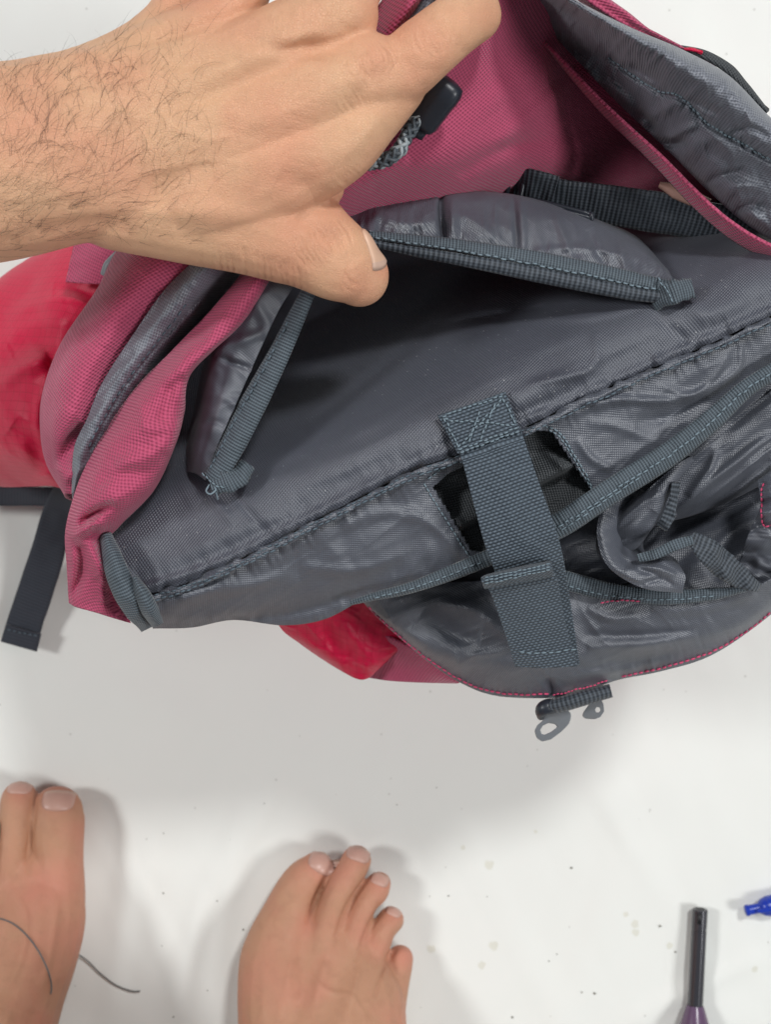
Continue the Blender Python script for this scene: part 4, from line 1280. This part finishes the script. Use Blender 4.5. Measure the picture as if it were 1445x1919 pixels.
# outside of the lid glimpsed under the bag: ripstop corner and canvas strip
patch('lid_shell', [
    [(500, 1120, .175), (560, 1120, .180), (640, 1110, .182), (720, 1120, .182), (800, 1180, .178)],
    [(525, 1176, .158), (575, 1180, .164), (650, 1180, .168), (710, 1180, .168), (760, 1205, .166)],
    [(560, 1205, .148), (600, 1222, .154), (660, 1240, .158), (705, 1238, .160), (740, 1225, .160)],
    [(598, 1232, .138), (630, 1252, .144), (668, 1272, .150), (690, 1271, .150), (712, 1252, .150)],
], 120, 90, M['crimson'], LID, folds=[([(600, 1160), (620, 1200), (650, 1240)], 14, -0.004), ([(640, 1170), (680, 1220), (690, 1260)], 12, 0.003)], wr=[(60, 50, 24, 0.0012, 171), (20, 50, 20, 0.0008, 172, True)], thick=0.001)
patch('lid_shell', [
    [(690, 1180, .165), (740, 1200, .168), (800, 1230, .170), (880, 1270, .172)],
    [(690, 1240, .146), (740, 1245, .154), (790, 1255, .160), (860, 1280, .168)],
    [(690, 1270, .136), (730, 1276, .146), (780, 1279, .152), (850, 1281, .160)],
], 100, 50, M['pink'], LID, thick=0.0012)


# ------------------------------------------------------------------ the person: one arm from the left, two bare feet
def limb_geo(pts, sub=10, sides=20, power=2.0):
    """pts: (px,py,z,half width px,half height m) -> closed rounded tube"""
    p = np.asarray(pts, float)
    c = resample(p, sub * (len(p) - 1) + 1)
    Wd = Pn(c[:, :3])
    hw = c[:, 3] * K * (H - c[:, 2])
    hz = c[:, 4]
    # round both ends
    t0 = Wd[0] - Wd[1]
    t0 /= np.linalg.norm(t0)
    t1 = Wd[-1] - Wd[-2]
    t1 /= np.linalg.norm(t1)
    pre, post = [], []
    for a in (0.97, 0.85, 0.65, 0.4, 0.15):
        q = math.sqrt(1 - a * a)
        pre.append((Wd[0] + t0 * hw[0] * a, hw[0] * q, hz[0] * q))
        post.append((Wd[-1] + t1 * hw[-1] * a, hw[-1] * q, hz[-1] * q))
    rings = pre + [(Wd[i], hw[i], hz[i]) for i in range(len(Wd))] + post[::-1]
    C = np.array([r[0] for r in rings])
    T = np.gradient(C, axis=0)
    T /= np.linalg.norm(T, axis=1)[:, None] + 1e-12
    V = []
    a = np.linspace(0, 2 * math.pi, sides, endpoint=False)
    ca = np.sign(np.cos(a)) * np.abs(np.cos(a)) ** (2 / power)
    sa = np.sign(np.sin(a)) * np.abs(np.sin(a)) ** (2 / power)
    for (o, w, h), t in zip(rings, T):
        s = np.cross(t, [0, 0, 1.0])
        s /= np.linalg.norm(s) + 1e-9
        u = np.cross(s, t)
        V.append(o + w * ca[:, None] * s + h * sa[:, None] * u)
    n = len(rings)
    V = np.vstack(V)
    F = []
    for i in range(n - 1):
        for j in range(sides):
            k = (j + 1) % sides
            F.append((i * sides + j, i * sides + k, (i + 1) * sides + k, (i + 1) * sides + j))
    F.append(tuple(range(sides))[::-1])
    F.append(tuple((n - 1) * sides + j for j in range(sides)))
    return V, F


def flesh(name, limbs, voxel, smooth, mat, parent, strokes, tones, power=2.0):
    mb = MB()
    for l in limbs:
        mb.add(*limb_geo(l, power=power))
    o = mb.build(name, None)
    bm = bmesh.new()
    bm.from_mesh(o.data)
    bmesh.ops.recalc_face_normals(bm, faces=bm.faces)
    bm.to_mesh(o.data)
    bm.free()
    md = o.modifiers.new('r', 'REMESH')
    md.mode = 'VOXEL'
    md.voxel_size = voxel
    md.adaptivity = 0
    ms = o.modifiers.new('s', 'SMOOTH')
    ms.factor = 0.5
    ms.iterations = smooth
    dg = bpy.context.evaluated_depsgraph_get()
    me = bpy.data.meshes.new_from_object(o.evaluated_get(dg))
    bpy.data.objects.remove(o)
    n = len(me.vertices)
    co = np.empty(n * 3)
    me.vertices.foreach_get('co', co)
    co = co.reshape(-1, 3)
    no = np.empty(n * 3)
    me.vertex_normals.foreach_get('vector', no)
    no = no.reshape(-1, 3)
    s = K * (H - co[:, 2])
    px = co[:, 0] / s + 722.5
    py = 959.5 - co[:, 1] / s
    up = np.clip(no[:, 2] * 3 + 0.6, 0, 1)
    d = np.zeros(n)
    for st in strokes:
        d += stroke(px, py, *st)
    d += wrinkle(px, py, 20, 60, 40, 0.00022, 5)
    co = co + no * (d * up)[:, None]
    me.vertices.foreach_set('co', co.ravel())
    tn = np.zeros(n)
    for (x, y, r, a) in tones:
        tn = np.maximum(tn, a * np.exp(-(((px - x) ** 2 + (py - y) ** 2) / r ** 2)))
    at = me.attributes.new('tone', 'FLOAT', 'POINT')
    at.data.foreach_set('value', tn.astype(np.float32))
    me.polygons.foreach_set('use_smooth', [True] * len(me.polygons))
    me.materials.append(mat)
    me.name = name
    o = bpy.data.objects.new(name, me)
    COL.objects.link(o)
    o.parent = parent
    o.matrix_parent_inverse = parent.matrix_basis.inverted()
    polys = [tuple(p.vertices) for p in me.polygons]
    bvh = BVHTree.FromPolygons([Vector(v) for v in co], polys)
    return o, bvh


def fine_creases(cx, cy, ang, n, spacing, length, width, amp, curve=0.0, jit=1.5):
    """a fan of short skin creases; ang = direction of each crease in degrees (pixel space)"""
    out = []
    a = math.radians(ang)
    d = np.array([math.cos(a), math.sin(a)])
    q = np.array([-d[1], d[0]])
    for i in range(n):
        off = (i - (n - 1) / 2) * spacing + random.uniform(-jit, jit)
        l = length * random.uniform(0.6, 1.0)
        sh = random.uniform(-0.15, 0.15) * length
        c = np.array([cx, cy]) + q * off + d * sh
        m = c + q * curve * l * (1 if off > 0 else -1) * random.uniform(0.5, 1.2)
        out.append(([tuple(c - d * l / 2), tuple(m), tuple(c + d * l / 2)], width, amp * random.uniform(0.6, 1.1)))
    return out


PERSON = empty('person', P(300, 2150, 0.0))
tag(PERSON, 'barefoot person standing on the white sheet, one hairy hand gripping the bag rim', 'person')

hand_limbs = [
    # forearm and wrist
    [(-260, 328, .301, 204, .029), (-150, 318, .302, 196, .0285), (0, 304, .304, 184, .0270), (110, 283, .304, 178, .0240), (220, 262, .304, 180, .0205), (330, 250, .303, 180, .017)],
    # metacarpals
    [(200, 300, .305, 120, .0170), (400, 255, .307, 110, .0165), (580, 180, .309, 88, .0155), (690, 130, .309, 68, .0135)],
    [(190, 240, .305, 120, .0170), (390, 170, .307, 100, .0165), (540, 85, .310, 82, .0155), (640, 30, .310, 70, .0135)],
    [(180, 200, .303, 105, .0160), (335, 112, .304, 88, .0150), (425, 34, .305, 60, .0135), (465, -40, .303, 50, .012)],
    [(160, 180, .300, 90, .0150), (262, 112, .299, 68, .0135), (325, 40, .297, 52, .012), (358, -40, .294, 46, .011)],
    # web / first interosseous
    [(380, 350, .303, 115, .0165), (530, 306, .304, 100, .0155), (630, 264, .304, 82, .0140), (695, 213, .304, 62, .0120), (745, 160, .303, 55, .0105)],
    [(430, 390, .293, 90, .012), (540, 372, .290, 80, .0105), (606, 352, .289, 40, .007)],
    # index finger
    [(680, 150, .309, 74, .0125), (748, 132, .308, 64, .0112), (800, 90, .309, 61, .0108), (850, 50, .306, 57, .0100), (888, 26, .299, 54, .0092)],
    # middle, ring and little finger, curling over the rim out of frame
    [(628, 32, .309, 66, .0125), (668, -40, .307, 58, .0112), (722, -130, .298, 54, .0100), (780, -150, .280, 50, .0090), (790, -120, .264, 44, .0085)],
    [(462, -35, .303, 50, .0115), (560, -140, .300, 54, .0105), (680, -180, .288, 50, .0095), (710, -160, .270, 46, .0085)],
    [(355, -35, .294, 46, .0105), (440, -150, .292, 46, .0095), (560, -190, .284, 42, .0085), (590, -170, .268, 40, .008)],
    # thumb
    [(220, 375, .299, 95, .0170), (360, 392, .297, 104, .0175), (470, 412, .295, 104, .0160), (555, 440, .292, 98, .0140), (608, 472, .288, 84, .0122), (646, 498, .285, 74, .0112), (674, 518, .281, 58, .0098)],
]
hs = [
    ([(440, 250), (560, 200), (690, 130)], 24, 0.0011), ([(330, 180), (450, 115), (610, 45)], 20, 0.0014), ([(260, 130), (380, 62), (480, 5)], 18, 0.0014),
    ([(200, 84), (352, 58), (489, 10)], 13, -0.0016), ([(246, 112), (337, 120), (453, 104)], 13, -0.0009), ([(440, 62), (520, 90), (660, 80)], 15, -0.0016),
    ([(560, 75), (620, 105), (700, 80)], 18, -0.0010), ([(400, 330), (540, 275), (660, 205)], 40, 0.0016), ([(0, 170), (120, 150), (230, 120)], 30, -0.0012),
    ([(230, 395), (400, 400), (560, 425)], 24, 0.0012), ([(200, 330), (330, 345), (480, 350)], 40, -0.0010), ([(520, 330), (590, 360), (640, 370)], 26, -0.0014),
    ([(600, 300), (660, 270), (720, 200)], 20, 0.0008), ([(690, 120), (720, 110), (740, 120)], 22, 0.0010), ([(100, 300), (200, 240), (320, 190)], 16, 0.0006),
    ([(560, 400), (600, 440), (650, 460)], 14, -0.0010), ([(20, 430), (160, 420), (260, 430)], 22, -0.0008),
]
hs += fine_creases(690, 118, 68, 14, 7.5, 66, 2.8, -0.00050, 0.12)
hs += fine_creases(660, 190, 60, 8, 10, 60, 2.4, -0.00030, 0.1)
hs.append(([(590, 372), (620, 362), (640, 340)], 26, 0.0006))
hs += fine_creases(815, 75, 62, 9, 7, 66, 2.8, -0.00045, 0.1)
hs += fine_creases(608, 458, 60, 12, 8.5, 84, 2.8, -0.00050, 0.1)
hs += fine_creases(665, 520, 62, 5, 7, 60, 2.4, -0.00030, 0.2)
hs += fine_creases(300, 60, 60, 8, 10, 50, 2.6, -0.00025, 0.1, 4)
hs += fine_creases(600, 30, 70, 10, 8, 50, 2.6, -0.00040, 0.1, 3)
hs += [([(60, 250), (180, 215), (300, 225), (420, 190)], 9, 0.0005), ([(250, 330), (380, 300), (470, 310)], 8, 0.0004), ([(300, 225), (380, 260), (440, 250)], 7, 0.0004)]
hs += fine_creases(560, 500, 80, 9, 9, 40, 2.6, -0.00045, 0.05)
for q in range(18):
    x = 378 + q * 11.5 + random.uniform(-2, 2)
    e = float(np.interp(x, [360, 440, 510, 560, 620], [495, 510, 522, 545, 565]))
    hs.append(([(x - 3, e - random.uniform(30, 55)), (x + 1, e - 12), (x + 4, e + 26)], 4.2, -0.0005 * random.uniform(0.5, 1.1)))
hs += fine_creases(650, 335, 40, 7, 8, 60, 2.5, -0.00010, 0.1)
hs += fine_creases(560, 250, 10, 14, 14, 90, 2.0, -0.00014, 0.05, 6)
hs += fine_creases(350, 300, 100, 22, 16, 60, 2.0, -0.00012, 0.05, 8)
ARM, arm_bvh = flesh('left_arm', hand_limbs, 0.0005, 60, M['skin'], PERSON, hs,
                     [(700, 110, 45, 0.6), (800, 75, 40, 0.4), (670, 540, 50, 0.8), (720, 500, 30, 0.9), (540, 500, 60, 0.5), (420, 40, 60, 0.3), (240, 140, 50, 0.4), (640, 390, 40, 0.6), (610, 455, 35, 0.5), (915, 30, 40, 0.6)])


def cam_hit(bvh, px, py):
    o = Vector((0, 0, H))
    d = (Vector(P(px, py, 0.0)) - o).normalized()
    loc, nor, idx, dist = bvh.ray_cast(o, d)
    return loc, nor


def hair():
    mb = MB()
    cnt = 0
    tries = 0
    while cnt < 720 and tries < 9000:
        tries += 1
        px = random.uniform(-30, 430)
        top = np.interp(px, [-30, 60, 160, 265, 330, 430], [122, 120, 97, 42, 5, 5])
        bot = np.interp(px, [-30, 60, 200, 310, 430], [490, 462, 448, 460, 480])
        py = random.uniform(top, bot)
        dens = 1.0 if px < 230 else max(0.0, 1 - (px - 230) / 190)
        if py < 60:
            dens *= 0.4
        if random.random() > dens:
            continue
        loc, nor = cam_hit(arm_bvh, px, py)
        if loc is None:
            continue
        cnt += 1
        # lie roughly across the arm, sweeping to the upper right, curled
        base = math.radians(random.gauss(62 if py > 220 else 78, 26))
        if py > 330:
            base -= math.radians(25)
        L = random.uniform(0.004, 0.0140)
        n = 7
        d = Vector((math.cos(base), math.sin(base), 0))
        t = (d - nor * d.dot(nor)).normalized()
        b = nor.cross(t)
        k = random.gauss(0, 0.9)
        p = loc - nor * 0.0003
        pts = [p]
        lift = random.uniform(0.15, 0.45)
        for i in range(n):
            f = i / n
            dirv = (t * math.cos(k * f) + b * math.sin(k * f) + nor * lift * (1 - 1.6 * f)).normalized()
            p = p + dirv * (L / n)
            hit = arm_bvh.find_nearest(p)
            if hit[0] is not None:
                off = p - hit[0]
                if off.dot(hit[1]) < 0.00012:
                    p = hit[0] + hit[1] * 0.00012
            pts.append(p)
        r = random.uniform(0.000022, 0.000045)
        V, F = tube_geo([tuple(q) for q in pts], [r, r, r * 0.8, r * 0.3], 3, cap=False)
        mb.add(V, F)
    o = mb.build('arm_hair', M['hair'], ARM)
    tag(o, None, None, None, 'stuff')


hair()


def nail(bvh, c, axis_deg, normal, length, width, parent, mat=None):
    """curved nail plate laid on the flesh. c = world point near the nail, axis in the nail plane"""
    nrm = Vector(normal).normalized()
    a = math.radians(axis_deg)
    ax = Vector((math.cos(a), math.sin(a), 0))
    ax = (ax - nrm * ax.dot(nrm)).normalized()
    sd = nrm.cross(ax)
    V = []
    m, n = 15, 13
    F = []
    for i in range(m):
        for j in range(n):
            u = (i / (m - 1) - 0.5) * 2
            v = (j / (n - 1) - 0.5) * 2
            # rounded-rectangle outline
            sq = (1 - 0.10 * (abs(u) ** 4)) if u > 0 else (1 - 0.28 * abs(u) ** 3)
            q = Vector(c) + ax * (u * length / 2 * (1 - 0.16 * v * v)) + sd * (v * width / 2 * sq)
            hit = bvh.ray_cast(q + nrm * 0.02, -nrm)
            if hit[0] is None:
                h2 = bvh.find_nearest(q)
                base = h2[0]
            else:
                base = hit[0]
            e = max(abs(u), abs(v))
            lift = 0.00022 * (1 - e ** 4) + 0.00010 - (0.0006 if e > 0.99 else 0)
            V.append(base + nrm * lift)
    for i in range(m - 1):
        for j in range(n - 1):
            F.append((i * n + j, i * n + j + 1, (i + 1) * n + j + 1, (i + 1) * n + j))
    # smooth heights a little so the plate is cleaner than the flesh
    o = add_mesh('nail', [tuple(v) for v in V], F, mat or M['nail'], parent)
    o.data.materials.append(M['nailedge'])
    for k, p in enumerate(o.data.polygons):
        if k // (n - 1) >= m - 3:
            p.material_index = 1
    md = o.modifiers.new('thickness', 'SOLIDIFY')
    md.thickness = 0.0005
    return o


nail(arm_bvh, P(702, 462, .287), -48, (0.78, 0.60, 0.26), 0.0150, 0.0105, ARM)

# ---- feet
rf_limbs = [
    # sole / midfoot / ankle
    [(620, 2350, .060, 110, .050), (612, 2150, .060, 120, .052), (608, 2010, .042, 150, .038), (605, 1900, .030, 156, .0265), (602, 1825, .0225, 136, .0205), (604, 1765, .0175, 108, .0155), (608, 1712, .0125, 76, .0095), (612, 1680, .009, 50, .006)],
    [(640, 2300, .14, 110, .05), (630, 2400, .24, 120, .06), (620, 2700, .36, 140, .06)],
    [(620, 2200, .07, 110, .06), (640, 2300, .14, 110, .05)],
    # medial edge and big toe
    [(548, 1960, .034, 105, .031), (528, 1850, .026, 84, .024), (528, 1780, .020, 74, .0185), (544, 1700, .0150, 47, .0135), (568, 1652, .0130, 39, .0120), (594, 1628, .0115, 32, .0100)],
    [(600, 1800, .022, 50, .017), (614, 1735, .0195, 33, .0130), (634, 1675, .0210, 28, .0105), (658, 1632, .0175, 28, .0098), (668, 1612, .0150, 28, .0090)],
    [(645, 1820, .022, 48, .016), (660, 1760, .0190, 32, .0120), (682, 1700, .0190, 24, .0098), (703, 1668, .0150, 27, .0088), (709, 1658, .0130, 24, .0082)],
    [(680, 1850, .022, 48, .016), (695, 1800, .0180, 32, .0115), (716, 1748, .0175, 24, .0095), (732, 1724, .0135, 25, .0082)],
    [(700, 1920, .022, 60, .018), (722, 1868, .0165, 44, .0125), (744, 1822, .0140, 28, .0100), (750, 1796, .0115, 25, .0088)],
]
rfs = [
    ([(575, 1735), (590, 1690), (608, 1650), (616, 1622)], 5, -0.0012), ([(628, 1758), (650, 1700), (680, 1650)], 4, -0.0012), ([(664, 1802), (690, 1740), (712, 1690)], 4, -0.0012), ([(700, 1870), (720, 1810), (745, 1770)], 4.5, -0.0012),
    ([(560, 1919), (600, 1850), (630, 1760)], 16, 0.0009), ([(640, 1919), (660, 1860), (690, 1790)], 14, 0.0008), ([(620, 1919), (630, 1850), (645, 1800)], 14, -0.0008), ([(500, 1720), (520, 1690), (560, 1660)], 16, -0.0006),
]
rfs += [([(520, 1919), (540, 1830), (545, 1760)], 9, 0.0007), ([(690, 1919), (660, 1870), (600, 1850), (570, 1800)], 6, 0.0006), ([(585, 1919), (600, 1840), (618, 1770)], 9, 0.0008), ([(650, 1919), (662, 1860), (672, 1810)], 8, 0.0007)]
rfs += fine_creases(638, 1672, 22, 4, 6, 18, 3, -0.0003) + fine_creases(690, 1700, 28, 4, 6, 16, 3, -0.0003) + fine_creases(722, 1748, 28, 3, 6, 14, 3, -0.0003)
rfs += fine_creases(545, 1700, 30, 4, 8, 40, 3, -0.0002)
RF, rf_bvh = flesh('right_foot', rf_limbs, 0.0009, 16, M['footskin'], PERSON, rfs,
                   [(605, 1610, 30, 0.7), (668, 1595, 28, 0.7), (712, 1648, 25, 0.7), (740, 1710, 25, 0.7), (760, 1790, 30, 0.9), (575, 1740, 25, 0.6)])
lf_limbs = [
    [(-60, 2300, .060, 110, .055), (-30, 2120, .062, 105, .055), (-8, 1990, .058, 96, .050), (22, 1880, .045, 92, .038), (48, 1790, .034, 96, .028), (62, 1720, .026, 98, .0215), (60, 1670, .020, 92, .0165)],
    [(-50, 2180, .08, 100, .06), (-60, 2350, .20, 120, .06), (-80, 2600, .36, 140, .06)],
    [(100, 1760, .026, 48, .022), (108, 1690, .0205, 50, .0180), (109, 1610, .0165, 46, .0150), (106, 1540, .0155, 52, .0142), (106, 1522, .0148, 49, .0132)],
    [(15, 1740, .024, 50, .018), (22, 1660, .0190, 42, .0140), (28, 1580, .0195, 33, .0118), (33, 1515, .0170, 34, .0112), (36, 1498, .0150, 34, .0100)],
    [(-60, 1780, .022, 50, .017), (-50, 1680, .018, 38, .0120), (-42, 1590, .0175, 33, .0100), (-38, 1560, .015, 30, .0090)],
    [(-120, 1820, .020, 50, .016), (-118, 1730, .016, 36, .0110), (-108, 1650, .0140, 30, .0090)],
    [(-170, 1880, .018, 46, .014), (-175, 1790, .014, 34, .0100), (-168, 1720, .0120, 28, .0085)],
    [(-60, 1960, .035, 100, .032), (-90, 1860, .026, 90, .022), (-110, 1790, .020, 76, .016)],
]
lfs = [([(50, 1640), (54, 1590), (60, 1540), (64, 1480)], 5, -0.0015), ([(-12, 1660), (-8, 1600), (-4, 1540)], 5, -0.003), ([(40, 1900), (70, 1800), (95, 1700)], 18, 0.0009), ([(130, 1640), (145, 1600), (150, 1560)], 14, -0.0006)]
lfs += [([(70, 1880), (95, 1780), (108, 1680)], 8, 0.0008), ([(10, 1860), (40, 1800), (50, 1720), (20, 1660)], 6, 0.0006)]
lfs += fine_creases(108, 1545, 4, 4, 7, 50, 3, -0.0003) + fine_creases(30, 1585, 4, 4, 6, 34, 3, -0.0003)
lfs += fine_creases(112, 1580, 5, 5, 8, 40, 3, -0.0002)
LF, lf_bvh = flesh('left_foot', lf_limbs, 0.0009, 12, M['footskin'], PERSON, lfs,
                   [(105, 1480, 40, 0.9), (35, 1480, 30, 0.7), (150, 1560, 30, 0.6), (130, 1760, 40, 0.4), (100, 1660, 50, 0.5)])


def toe_nail(bvh, px, py, deg, l, w, parent, tilt=(0, 0.35, 1)):
    loc, nor = cam_hit(bvh, px, py)
    return nail(bvh, loc, deg, tilt, l, w, parent, M['toenail'])


toe_nail(lf_bvh, 106, 1500, 90, 0.0115, 0.0165, LF, (0.0, 0.35, 1))
toe_nail(lf_bvh, 34, 1476, 90, 0.0075, 0.0120, LF, (0, 0.5, 1))
toe_nail(rf_bvh, 605, 1616, 62, 0.0120, 0.0150, RF, (0.15, 0.4, 1))
toe_nail(rf_bvh, 672, 1600, 72, 0.0085, 0.0125, RF, (0.1, 0.5, 1))
toe_nail(rf_bvh, 712, 1648, 66, 0.0070, 0.0095, RF, (0.15, 0.5, 1))
toe_nail(rf_bvh, 738, 1708, 62, 0.0055, 0.0080, RF, (0.2, 0.5, 1))

# ------------------------------------------------------------------ thread round the ankle
def thread():
    q = []
    for x, y in resample([(-40, 1718), (0, 1722), (28, 1734), (55, 1760), (76, 1792), (90, 1825), (95, 1850), (92, 1866)], 60):
        loc, nor = cam_hit(lf_bvh, x, y)
        if loc is None or loc.z < 0.004:
            h = lf_bvh.find_nearest(Vector(P(x, y, 0.03)))
            loc, nor = h[0], h[1]
        q.append(np.array(loc + nor * 0.0005))
    q = np.array(q)
    k = np.ones(7) / 7
    for a in range(3):
        s = np.convolve(np.pad(q[:, a], 3, mode='edge'), k, 'valid')
        q[:, a] = s
    mb = MB()
    mb.add(*tube_geo(q, 0.00040, 6))
    l = Pn(resample([(93, 1864, .024), (99, 1840, .020), (103, 1805, .013), (113, 1785, .009), (140, 1786, .004), (165, 1802, .003), (185, 1822, .0025), (215, 1845, .002), (245, 1857, .001), (262, 1857, .001)], 60))
    mb.add(*tube_geo(l, 0.00040, 6))
    o = mb.build('thread', plain('grey_thread', (0.13, 0.14, 0.14), 0.7))
    tag(o, 'thin grey thread tied round the left ankle with its loose end on the sheet', 'thread')


thread()

# ------------------------------------------------------------------ gas lighter, only its nozzle end in view
def lathe(name, a, b, prof, mat, parent, sides=24):
    a = np.array(a)
    b = np.array(b)
    ax = (b - a) / np.linalg.norm(b - a)
    s = np.cross(ax, [0, 0, 1.0])
    s /= np.linalg.norm(s)
    u = np.cross(s, ax)
    V = []
    F = []
    for d, r in prof:
        for j in range(sides):
            an = 2 * math.pi * j / sides
            V.append(a + ax * d + s * r * math.cos(an) + u * r * math.sin(an))
    for i in range(len(prof) - 1):
        for j in range(sides):
            k = (j + 1) % sides
            F.append((i * sides + j, (i + 1) * sides + j, (i + 1) * sides + k, i * sides + k))
    F.append(tuple(range(sides)))
    F.append(tuple((len(prof) - 1) * sides + j for j in range(sides))[::-1])
    o = add_mesh(name, V, F, mat, parent)
    md = o.modifiers.new('edge', 'EDGE_SPLIT')
    md.split_angle = math.radians(38)
    return o


def lighter():
    g = empty('gas_lighter', P(1306, 1890, 0.0))
    tag(g, 'gas lighter with a dark metal nozzle lying on the white sheet', 'lighter')
    steel = plain('dark_chrome', (0.045, 0.045, 0.055), 0.20, 0.9, 0.25, scale=40)
    purple = plain('purple_plastic', (0.13, 0.075, 0.14), 0.25, 0.5)
    a = P(1313, 1703, .0048)
    b = P(1303, 1900, .0060)
    inv = g.matrix_basis.inverted()
    parts = [
        lathe('nozzle', a, b, [(0.0, 0.0036), (0.0004, 0.0042), (0.0110, 0.0042), (0.0112, 0.0039), (0.0120, 0.0039), (0.0122, 0.0042), (0.0592, 0.0042), (0.0594, 0.0030)], steel, g),
        lathe('flame_port', P(1313, 1701.5, .0048), P(1313, 1712, .0048), [(0.0, 0.0012), (0.0002, 0.0024), (0.003, 0.0024)], plain('port_black', (0.01, 0.01, 0.012), 0.4), g),
        lathe('handle', P(1303.5, 1884, .0060), P(1300, 2100, .013), [(0.0, 0.0046), (0.0015, 0.0052), (0.006, 0.0066), (0.012, 0.0085), (0.02, 0.0105), (0.04, 0.0125), (0.060, 0.0125), (0.062, 0.009)], purple, g),
    ]
    # vent slot near the tip
    mb = MB()
    V, F = tube_geo([P(1312.6, 1712, .0088), P(1311.6, 1732, .0088)], 0.0012, 8, flat=0.4)
    mb.add(V, F)
    parts.append(mb.build('vent_slot', plain('slot_black', (0.01, 0.01, 0.012), 0.5), g))
    for p in parts:
        p.matrix_parent_inverse = inv


lighter()


def pen():
    g = empty('pen', P(1440, 1703, 0.0))
    tag(g, 'blue plastic pen lying on the white sheet beyond the lighter', 'pen')
    blue = plain('blue_plastic', (0.012, 0.045, 0.42), 0.28, 0.5)
    a = P(1397, 1707, .0058)
    b = P(1470, 1692, .0060)
    inv = g.matrix_basis.inverted()
    p1 = lathe('tip', a, b, [(0, 0.0024), (0.0004, 0.0030), (0.0020, 0.0032), (0.0024, 0.0028), (0.0080, 0.0027), (0.0085, 0.0034), (0.0100, 0.0046), (0.0115, 0.0052), (0.0125, 0.0052)], blue, g)
    p2 = lathe('barrel', P(1436, 1699, .0060), P(1640, 1657, .0060), [(0, 0.0048), (0.0006, 0.0056), (0.060, 0.0056), (0.0605, 0.004)], blue, g)
    p3 = lathe('clip', P(1420, 1708, .0095), P(1452, 1704, .0110), [(0, 0.0008), (0.002, 0.0013), (0.009, 0.0012)], blue, g, 10)
    for p in (p1, p2, p3):
        p.matrix_parent_inverse = inv


pen()


# ------------------------------------------------------------------ crumbs on the sheet
def crumbs():
    mb = MB()
    spots = [(1030, 1803), (1091, 1860), (1267, 1785), (961, 1908), (841, 1680), (914, 1682), (1072, 1628), (744, 1509), (305, 1563), (305, 1675), (407, 1687), (455, 1743), (388, 1857), (325, 1905), (495, 1505), (1238, 1736), (1115, 1862), (1045, 1790)]
    for x, y in spots + [(random.uniform(200, 1445), random.uniform(1420, 1919)) for _ in range(9)]:
        r = random.uniform(0.0003, 0.0008) if (x, y) in spots else random.uniform(0.0002, 0.0004)
        h = FLOOR.ray_cast(Vector((P(x, y, 0)[0], P(x, y, 0)[1], 0.1)), Vector((0, 0, -1)))
        c = np.array(h[1]) + [0, 0, r * 0.5]
        bm = bmesh.new()
        bmesh.ops.create_icosphere(bm, subdivisions=1, radius=r)
        V = np.array([np.array(v.co) * np.array([1, random.uniform(.6, 1), .7]) * random.uniform(.8, 1.2) + c for v in bm.verts])
        F = [tuple(v.index for v in f.verts) for f in bm.faces]
        bm.free()
        mb.add(V, F)
    o = mb.build('crumbs', plain('crumb', (0.16, 0.15, 0.11), 0.8))
    tag(o, 'tiny dark crumbs scattered over the white sheet', 'crumbs', None, 'stuff')


crumbs()
